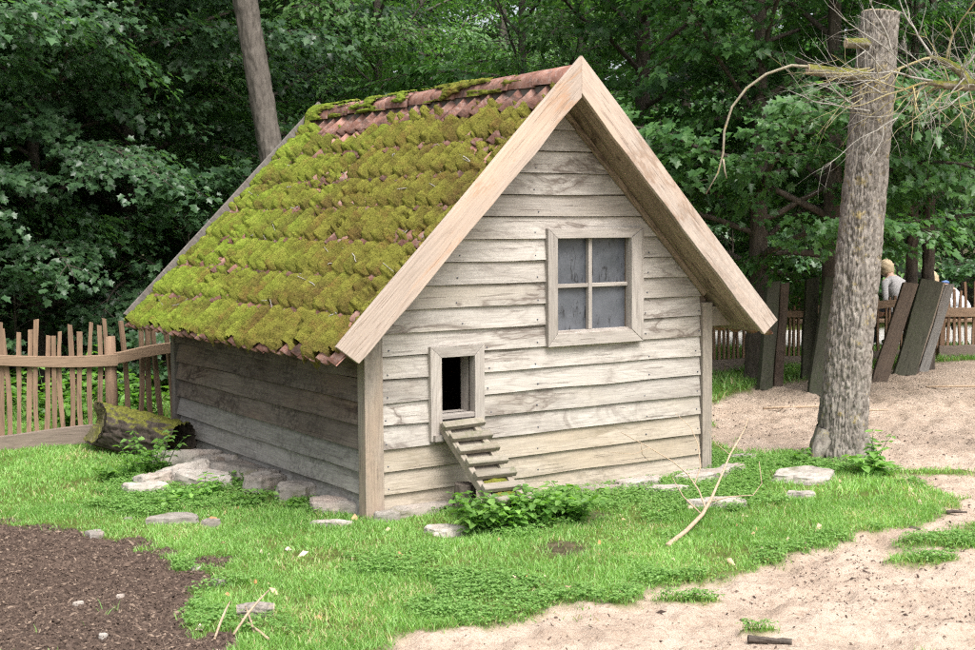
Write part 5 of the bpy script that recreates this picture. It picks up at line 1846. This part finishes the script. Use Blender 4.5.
# ------------------------------------------------------------------ weeds
def weed(name, x, y, h, n_stem, spread, lf, seed, label, group, shape='oval', droop=0.3):
    ra = random.Random(seed)
    rg = np.random.default_rng(seed)
    z = gz1(x, y)
    e = empty(name, (x, y, z - 0.005), ra.random() * 6)
    tag(e, label, 'weed', group)
    stems = MB()
    P, T, N_ = [], [], []
    for s in range(n_stem):
        a = ra.uniform(0, 6.28)
        d = Vector((math.cos(a) * spread, math.sin(a) * spread, 1)).normalized()
        p = Vector((ra.gauss(0, .02), ra.gauss(0, .02), 0))
        hh = h * ra.uniform(0.55, 1.1)
        m = 5
        pts = [p.copy()]
        for k in range(m):
            d = (d + Vector((ra.gauss(0, .1), ra.gauss(0, .1), -0.06 * k * spread))).normalized()
            p = p + d * hh / m
            pts.append(p.copy())
            aa = ra.uniform(0, 6.28)
            for w in (0, math.pi / 2, math.pi, 4.7):
                if ra.random() < 0.2:
                    continue
                off = Vector((math.cos(aa + w), math.sin(aa + w), ra.uniform(-droop, 0.3)))
                P.append(tuple(p + off * 0.008))
                T.append(tuple(off))
                N_.append((ra.gauss(0, .25), ra.gauss(0, .25), 1))
        stems.tube(pts, [0.0035, 0.003, 0.003, 0.0025, 0.002, 0.0015], 4)
    stems.build('stems', MAT['weed'], e)
    sh, tr = dict(lobed=(LOBED, LOBED_T), oval=(OVAL * np.array([1.25, 1]), OVAL_T), slim=(SLIM, SLIM_T))[shape]
    me = leaf_mesh('leaves', np.array(P), np.array(T), np.array(N_), lf * rg.uniform(0.5, 1.15, len(P)), sh, tr, rg)
    ob('leaves', me, MAT['weed'], e)
    return e


GW = 'weeds round the foot of the ramp'
rw = random.Random(3)
for i in range(20):
    x, y = 0.2 + max(-0.3, min(0.3, rw.gauss(0, 0.15))), 7.68 + rw.gauss(0, 0.08)
    y += 0.45 * (x - 0.2)
    hx_, hy_ = w2h(x, y)
    if hy_ > -0.15:
        y -= 0.25
    weed('leafy_weed', x, y, rw.uniform(0.16, 0.3), 6, 0.65, 0.062, 900 + i, 'bright green nettle-like weed crowding the foot of the ramp', GW)
GW2 = 'weeds on the stone pile'
for i, (x, y, h) in enumerate([(-2.42, 9.45, .34), (-2.5, 9.3, .24), (-2.36, 9.55, .3), (-2.62, 9.15, .2), (-1.8, 8.55, .16), (-1.95, 8.4, .13), (-1.45, 8.3, .12), (-1.65, 8.95, .12), (-1.2, 8.2, .1), (-2.0, 8.2, .1)]):
    weed('leafy_weed', x, y, h, 6, 0.6, 0.055, 950 + i, 'small green weed growing among the stones by the dark side wall', GW2)
weed('leafy_weed', 2.66, 9.2, 0.22, 6, 0.7, 0.09, 980, 'broad leaved weed at the base of the cut trunk', None)
weed('leafy_weed', 2.75, 9.42, 0.3, 4, 0.25, 0.06, 981, 'upright green sprout against the bark of the cut trunk', None)
weed('leafy_weed', 2.3, 9.6, 0.14, 5, 0.7, 0.05, 982, 'low weed on the grass just left of the cut trunk', None)
GW3 = 'weeds beyond the paling fence'
for i in range(46):
    t = rw.random()
    x, y = -6.6 + 4.9 * t, 11.0 + rw.uniform(0.0, 3.4)
    if x > -3.2:
        y = max(y, 12.0)
    weed('fence_weed', x, y, rw.uniform(0.3, 0.6), 5, 0.45, 0.1, 1000 + i, 'knee high leafy weed growing beyond the paling fence', GW3)

# ------------------------------------------------------------------ grass, clover, debris (uncountable)
def scatter(n, x0, x1, y0, y1, rg):
    return rg.uniform(x0, x1, n), rg.uniform(y0, y1, n)


def blades(name, label, n, box, dens, hgt, wid, mat, seed, far=False):
    rg = np.random.default_rng(seed)
    x, y = scatter(n, *box, rg)
    # stay near what can be seen
    m = masks(x, y)
    w = dens(x, y, m)
    k = rg.random(n) < w
    x, y, m = x[k], y[k], tuple(a[k] for a in m)
    n = len(x)
    z = gz(x, y, m)
    tuft = fbm(x * 6, y * 6, 0, seed, 3)
    tall = fbm(x * 1.7, y * 1.7, 0, seed + 3, 3)
    h = hgt * (0.5 + 1.1 * tuft) * (0.6 + 0.8 * tall) * rg.uniform(0.6, 1.3, n)
    a = rg.uniform(0, 6.283, n)
    la = rg.uniform(0, 6.283, n)
    ln = rg.uniform(0.15, 0.9, n)
    wv = wid * rg.uniform(0.7, 1.4, n)
    B = np.stack([x, y, z - 0.004], -1)
    S = np.stack([np.cos(a), np.sin(a), np.zeros(n)], -1) * wv[:, None]
    D = np.stack([np.cos(la) * ln, np.sin(la) * ln, np.ones(n)], -1)
    D /= np.linalg.norm(D, axis=1)[:, None]
    mid = B + D * (h * 0.55)[:, None]
    D2 = D.copy()
    D2[:, :2] *= 2.2
    D2 /= np.linalg.norm(D2, axis=1)[:, None]
    tip = mid + D2 * (h * 0.5)[:, None]
    V = np.stack([B - S, B + S, mid + S * 0.8, mid - S * 0.8, tip], 1).reshape(-1, 3)
    T = (np.array([(0, 1, 2), (0, 2, 3), (3, 2, 4)])[None] + (np.arange(n) * 5)[:, None, None]).reshape(-1, 3)
    patch = fbm(x * 2.2, y * 2.2, 0, 77, 3)
    rn = np.clip(0.1 + 0.75 * patch + rg.normal(0, 0.17, n), 0, 0.9)
    dry = fbm(x * 2.9, y * 2.9, 0, 79, 3)
    rn = np.where(rg.random(n) < 0.025 + 0.2 * sstep(0.58, 0.72, dry), rg.uniform(0.93, 1.0, n), rn)
    me = fast_mesh(name, V, T, False, dict(rnd=np.repeat(rn, 5)))
    tag(ob(name, me, MAT[mat]), label, 'grass', kind='stuff')
    return n


def d_near(x, y, m):
    g = (1 - m[0]) * (1 - m[1]) * (1 - m[2]) * (1 - m[3])
    hx, hy = w2h(x, y)
    ins = (hx > -0.03) & (hx < HW + 0.03) & (hy > -0.01) & (hy < HD)
    g = g * ~ins
    g = np.where(g > 0.35, g, 0) * np.clip(2.6 * fbm(x * 3.3, y * 3.3, 0, 88, 4, 0.6) - 0.45, 0.12, 1)
    lim = np.abs(x + 0.1) < 0.42 * y + 0.4
    return g * lim


n1 = blades('lawn_grass', 'short bright green grass round the coop', 270000, (-3.3, 3.5, 5.2, 8.4), lambda x, y, m: d_near(x, y, m), 0.034, 0.0023, 'grass', 1)
n2 = blades('lawn_grass', 'bright green grass between fence, coop and cut trunk', 150000, (-4.5, 3.6, 8.4, 12.2), lambda x, y, m: d_near(x, y, m), 0.042, 0.003, 'grass', 2)
n3 = blades('meadow_grass', 'grass around and beyond the picket fences', 110000, (-6.5, 9.0, 12.2, 19.5), lambda x, y, m: d_near(x, y, m), 0.085, 0.006, 'grass', 3)
# scattered blades on soil and sand edges
n4 = blades('stray_grass', 'stray grass blades at the ragged edges of sand and soil', 90000, (-3.0, 3.6, 5.2, 11.0),
            lambda x, y, m: 0.22 * sstep(0.03, 0.5, m[0] * (1 - m[0]) * 4 + m[1] * (1 - m[1]) * 4) + 0.35 * sstep(0.74, 0.8, fbm(x * 4.5, y * 4.5, 0, 91, 3)) * (m[0] + m[1] > 0.8), 0.04, 0.0025, 'grass', 4)
print('blades', n1, n2, n3, n4)

# clover carpet
rg = np.random.default_rng(66)
x, y = scatter(120000, -2.6, 2.9, 5.3, 10, rg)
m = masks(x, y)
w = d_near(x, y, m) * sstep(0.46, 0.6, fbm(x * 1.9 + 4, y * 1.9, 0, 95, 3))
k = rg.random(len(x)) < w
x, y = x[k], y[k]
z = gz(x, y) + rg.uniform(0.02, 0.05, len(x))
P, T, N_ = [], [], []
a0 = rg.uniform(0, 6.28, len(x))
for j in range(3):
    a = a0 + j * 2.094
    P.append(np.stack([x, y, z], -1))
    T.append(np.stack([np.cos(a), np.sin(a), rg.normal(0, .12, len(x))], -1))
    N_.append(np.stack([rg.normal(0, .2, len(x)), rg.normal(0, .2, len(x)), np.ones(len(x))], -1))
P, T, N_ = np.concatenate(P), np.concatenate(T), np.concatenate(N_)
me = leaf_mesh('clover', P, T, N_, rg.uniform(0.010, 0.019, len(P)), np.array([(0, 0), (.42, .6), (.2, 1.0), (-.2, 1.0), (-.42, .6)]), np.array([(0, 1, 2), (0, 2, 3), (0, 3, 4)]), rg, 0.1)
tag(ob('clover', me, MAT['clover']), 'clover leaves spread through the lawn', 'clover', kind='stuff')
print('clover', len(P))


def shards(name, label, n, box, dens, size, mat, seed, tone, flat=0.5, elong=2.0):
    rg = np.random.default_rng(seed)
    x, y = scatter(n, *box, rg)
    m = masks(x, y)
    k = rg.random(n) < dens(x, y, m)
    x, y, m = x[k], y[k], tuple(a[k] for a in m)
    n = len(x)
    z = gz(x, y, m)
    s = size * np.exp(rg.normal(0, 0.38, n))
    a = rg.uniform(0, 6.28, n)
    tl = rg.normal(0, 0.35, n)
    D = np.stack([np.cos(a), np.sin(a), tl], -1) * (s * elong * rg.uniform(0.5, 1.5, n))[:, None]
    S = np.stack([-np.sin(a), np.cos(a), rg.normal(0, .3, n)], -1) * (s * 0.5)[:, None]
    U = np.stack([np.zeros(n), np.zeros(n), s * flat], -1)
    C = np.stack([x, y, z + s * flat * 0.5], -1)
    V = np.stack([C - D, C + S - U * .5, C + D, C - S - U * .5, C + U], 1).reshape(-1, 3)
    T = (np.array([(0, 3, 4), (3, 2, 4), (2, 1, 4), (1, 0, 4)])[None] + (np.arange(n) * 5)[:, None, None]).reshape(-1, 3)
    me = fast_mesh(name, V, T, False, dict(rnd=np.repeat(np.clip(tone(rg, n), 0, 1), 5)))
    tag(ob(name, me, MAT[mat]), label, 'debris', kind='stuff')
    return n


shards('mulch', 'dark mulch crumbs and fibres on the bare soil', 110000, (-3.2, -0.8, 5.2, 8.2), lambda x, y, m: (m[1] > 0.4) * 0.9, 0.0042, 'debris', 5, lambda r, n: np.minimum(r.gamma(1.6, 0.16, n), 0.8), 0.8, 1.8)
shards('straw', 'pale straw fragments on the soil', 1500, (-3.2, -0.8, 5.2, 8.2), lambda x, y, m: (m[1] > 0.3) * 0.6, 0.0022, 'debris', 6, lambda r, n: r.uniform(0.6, 0.95, n), 0.5, 9)
shards('sand_crumbs', 'dark crumbs and bits of litter on the sand', 70000, (-0.6, 7.5, 5.2, 16.5), lambda x, y, m: (m[0] > 0.6) * (0.15 + 0.85 * sstep(0.5, 0.68, fbm(x * 2.4, y * 2.4, 0, 99, 3))) * (np.abs(x) < 0.42 * y + .4) * np.clip(8.0 / y, 0, 1), 0.0042, 'debris', 7, lambda r, n: r.gamma(1.4, 0.2, n), 0.8, 1.5)
shards('fallen_leaves', 'few small dry fallen leaves on the lawn', 260, (-2.0, 3.0, 5.3, 9.0), lambda x, y, m: ((m[0] + m[1]) < 0.2) * 0.6, 0.014, 'litterleaf', 8, lambda r, n: r.random(n), 0.9, 1.2)


# ------------------------------------------------------------------ people beyond the fence, sitting on a bench
def person(label, loc, yaw, lean, shirt, hair_mat, head_tilt, collar=None):
    """seated figure, facing local +y, seat at 0.45; one skinned body"""
    e = empty('person', loc, yaw)
    tag(e, label, 'person')
    lv, lh = math.cos(lean), math.sin(lean)

    def up_(z, x=0.0, y=0.0):      # point on the leaning trunk, z above the hip
        return (x, y * lv + z * lh, 0.52 + z * lv - y * lh)
    J, E_, Rd = [], [], []

    def j(p, r):
        J.append(p)
        Rd.append(r)
        return len(J) - 1

    def ed(*a):
        for u, w in zip(a[:-1], a[1:]):
            E_.append((u, w))
    pel = j((0, 0, 0.52), (0.15, 0.11))
    wai = j(up_(0.18), (0.135, 0.10))
    che = j(up_(0.36), (0.16, 0.11))
    shc = j(up_(0.48), (0.11, 0.085))
    nec = j(up_(0.56), (0.052, 0.052))
    hd0 = j(up_(0.62, 0, 0.02), (0.07, 0.078))
    hd1 = j(up_(0.70, 0, 0.03), (0.078, 0.092))
    hd2 = j(up_(0.79, 0, 0.025), (0.055, 0.065))
    ed(pel, wai, che, shc, nec, hd0, hd1, hd2)
    for s in (-1, 1):
        sh = j(up_(0.465, s * 0.17), (0.06, 0.06))
        el = j(up_(0.2, s * 0.27, 0.02), (0.043, 0.043))
        wr = j(up_(0.12, s * 0.2, 0.26), (0.03, 0.03))
        pa = j(up_(0.11, s * 0.17, 0.33), (0.034, 0.02))
        ed(shc, sh, el, wr, pa)
        for q in range(4):
            f1 = j(up_(0.10, s * (0.145 + 0.017 * q), 0.39), (0.010, 0.010))
            f2 = j(up_(0.075, s * (0.145 + 0.017 * q), 0.415 + 0.006 * (q in (1, 2))), (0.008, 0.008))
            ed(pa, f1, f2)
        th1 = j(up_(0.12, s * 0.12, 0.345), (0.011, 0.011))
        th2 = j(up_(0.11, s * 0.105, 0.375), (0.009, 0.009))
        ed(pa, th1, th2)
        hp = j((s * 0.1, 0.06, 0.51), (0.095, 0.09))
        kn = j((s * 0.13, 0.47, 0.50), (0.065, 0.065))
        an = j((s * 0.13, 0.44, 0.10), (0.042, 0.042))
        to = j((s * 0.14, 0.60, 0.045), (0.035, 0.03))
        ed(pel, hp, kn, an, to)
    me = bpy.data.meshes.new('body')
    me.from_pydata(J, E_, [])
    me.update()
    o = ob('body', me, None, e)
    sm = o.modifiers.new('skin', 'SKIN')
    sv = me.skin_vertices[0].data
    for i, r in enumerate(Rd):
        sv[i].radius = r
    sv[0].use_root = True
    sb = o.modifiers.new('sub', 'SUBSURF')
    sb.levels = sb.render_levels = 1
    dg = bpy.context.evaluated_depsgraph_get()
    ev = o.evaluated_get(dg)
    nm = bpy.data.meshes.new_from_object(ev)
    o.modifiers.clear()
    o.data = nm
    nm.name = 'body'
    nm.materials.clear()
    for mm in (MAT['skin'], MAT[shirt], MAT['trousers']):
        nm.materials.append(mm)
    nk = Vector(up_(0.53))
    axis = Vector((0, lh, lv))
    wrv = [Vector(up_(0.12, s * 0.2, 0.26)) for s in (-1, 1)]
    for p in nm.polygons:
        c = p.center
        mi = 1
        if (c - nk).dot(axis) > 0:
            mi = 0
        elif (c - Vector((0, 0, 0.52))).dot(axis) < 0.03 or (c.z < 0.6 and c.y > 0.1 and c.z < 0.56):
            mi = 2
        if min((c - w).length for w in wrv) < 0.06 or (c.y > Vector(up_(0.12, 0.2, 0.24)).y and c.z > 0.57):
            mi = 0
        p.material_index = mi
        p.use_smooth = True
    # hair: a cap over the back and top of the head down to the nape, and a nose
    hv, hf = [], []
    c = Vector(up_(0.70, 0, 0.015))
    n1, n2 = 12, 18
    for a in range(n1 + 1):
        for b in range(n2):
            ph, t = math.pi * 0.70 * a / n1, 2 * math.pi * b / n2
            r = 0.114 * (1 + 0.32 * (float(vn(a * 1.3, b * 1.4)) - .5))
            d = Vector((math.sin(ph) * math.cos(t), math.sin(ph) * math.sin(t), math.cos(ph)))
            if d.y > 0.45 and d.z < 0.4:
                r *= 0.8
            hv.append(tuple(c + Vector((d.x * r * .92, d.y * r, d.z * r * 1.12))))
    for a in range(n1):
        for b in range(n2):
            hf.append((a * n2 + b, (a + 1) * n2 + b, (a + 1) * n2 + (b + 1) % n2, a * n2 + (b + 1) % n2))
    MB().add(hv, hf).build('hair', MAT[hair_mat], e, True)
    ns_ = Vector(up_(0.68, 0, 0.12))
    MB().tube([ns_ + Vector((0, -0.02, 0.03)), ns_ + Vector((0, 0.012, 0)), ns_ + Vector((0, -0.015, -0.012))], [0.008, 0.013, 0.008], 6).build('nose', MAT['skin'], e, True)
    for s in (-1, 1):
        ev_ = Vector(up_(0.715, s * 0.032, 0.108))
        MB().tube([ev_ + Vector((-0.011, 0, 0)), ev_, ev_ + Vector((0.011, 0, 0))], [0.003, 0.007, 0.003], 6).build('eye', MAT['trousers'], e, True)
    if collar:
        b0, b1 = Vector(up_(0.5, 0.07, -0.09)), Vector(up_(0.54, -0.05, -0.07))
        MB().tube([b0, (b0 + b1) / 2 + Vector((0, -0.02, 0.01)), b1], [0.02, 0.022, 0.018], 8).build('collar', MAT[collar], e, True)
    return e


bench = empty('park_bench', (5.35, 18.25, gz1(5.35, 18.25)), 0.05)
tag(bench, 'low wooden bench beyond the brown fence, people sitting on it', 'bench')
for yy in (-0.13, 0.02):
    MB().box(-1.2, 1.6, yy, yy + 0.13, 0.37, 0.41).build('seat_slat', MAT['rail'], bench, bevel=0.005)
for xx in (-1.0, 1.4):
    MB().box(xx - 0.05, xx + 0.05, -0.1, 0.12, -0.02, 0.368).build('leg', MAT['rail_low'], bench, bevel=0.005)
person('pale haired person in a grey top seated behind the leaning planks', (5.72, 18.25, 0.0), 0.5, 0.6, 'shirt_grey', 'hair', 0)
person('person in a white shirt bending over, behind the outermost leaning plank', (6.6, 18.28, 0.0), 0.9, 0.93, 'shirt_white', 'hair', 0, 'collar')
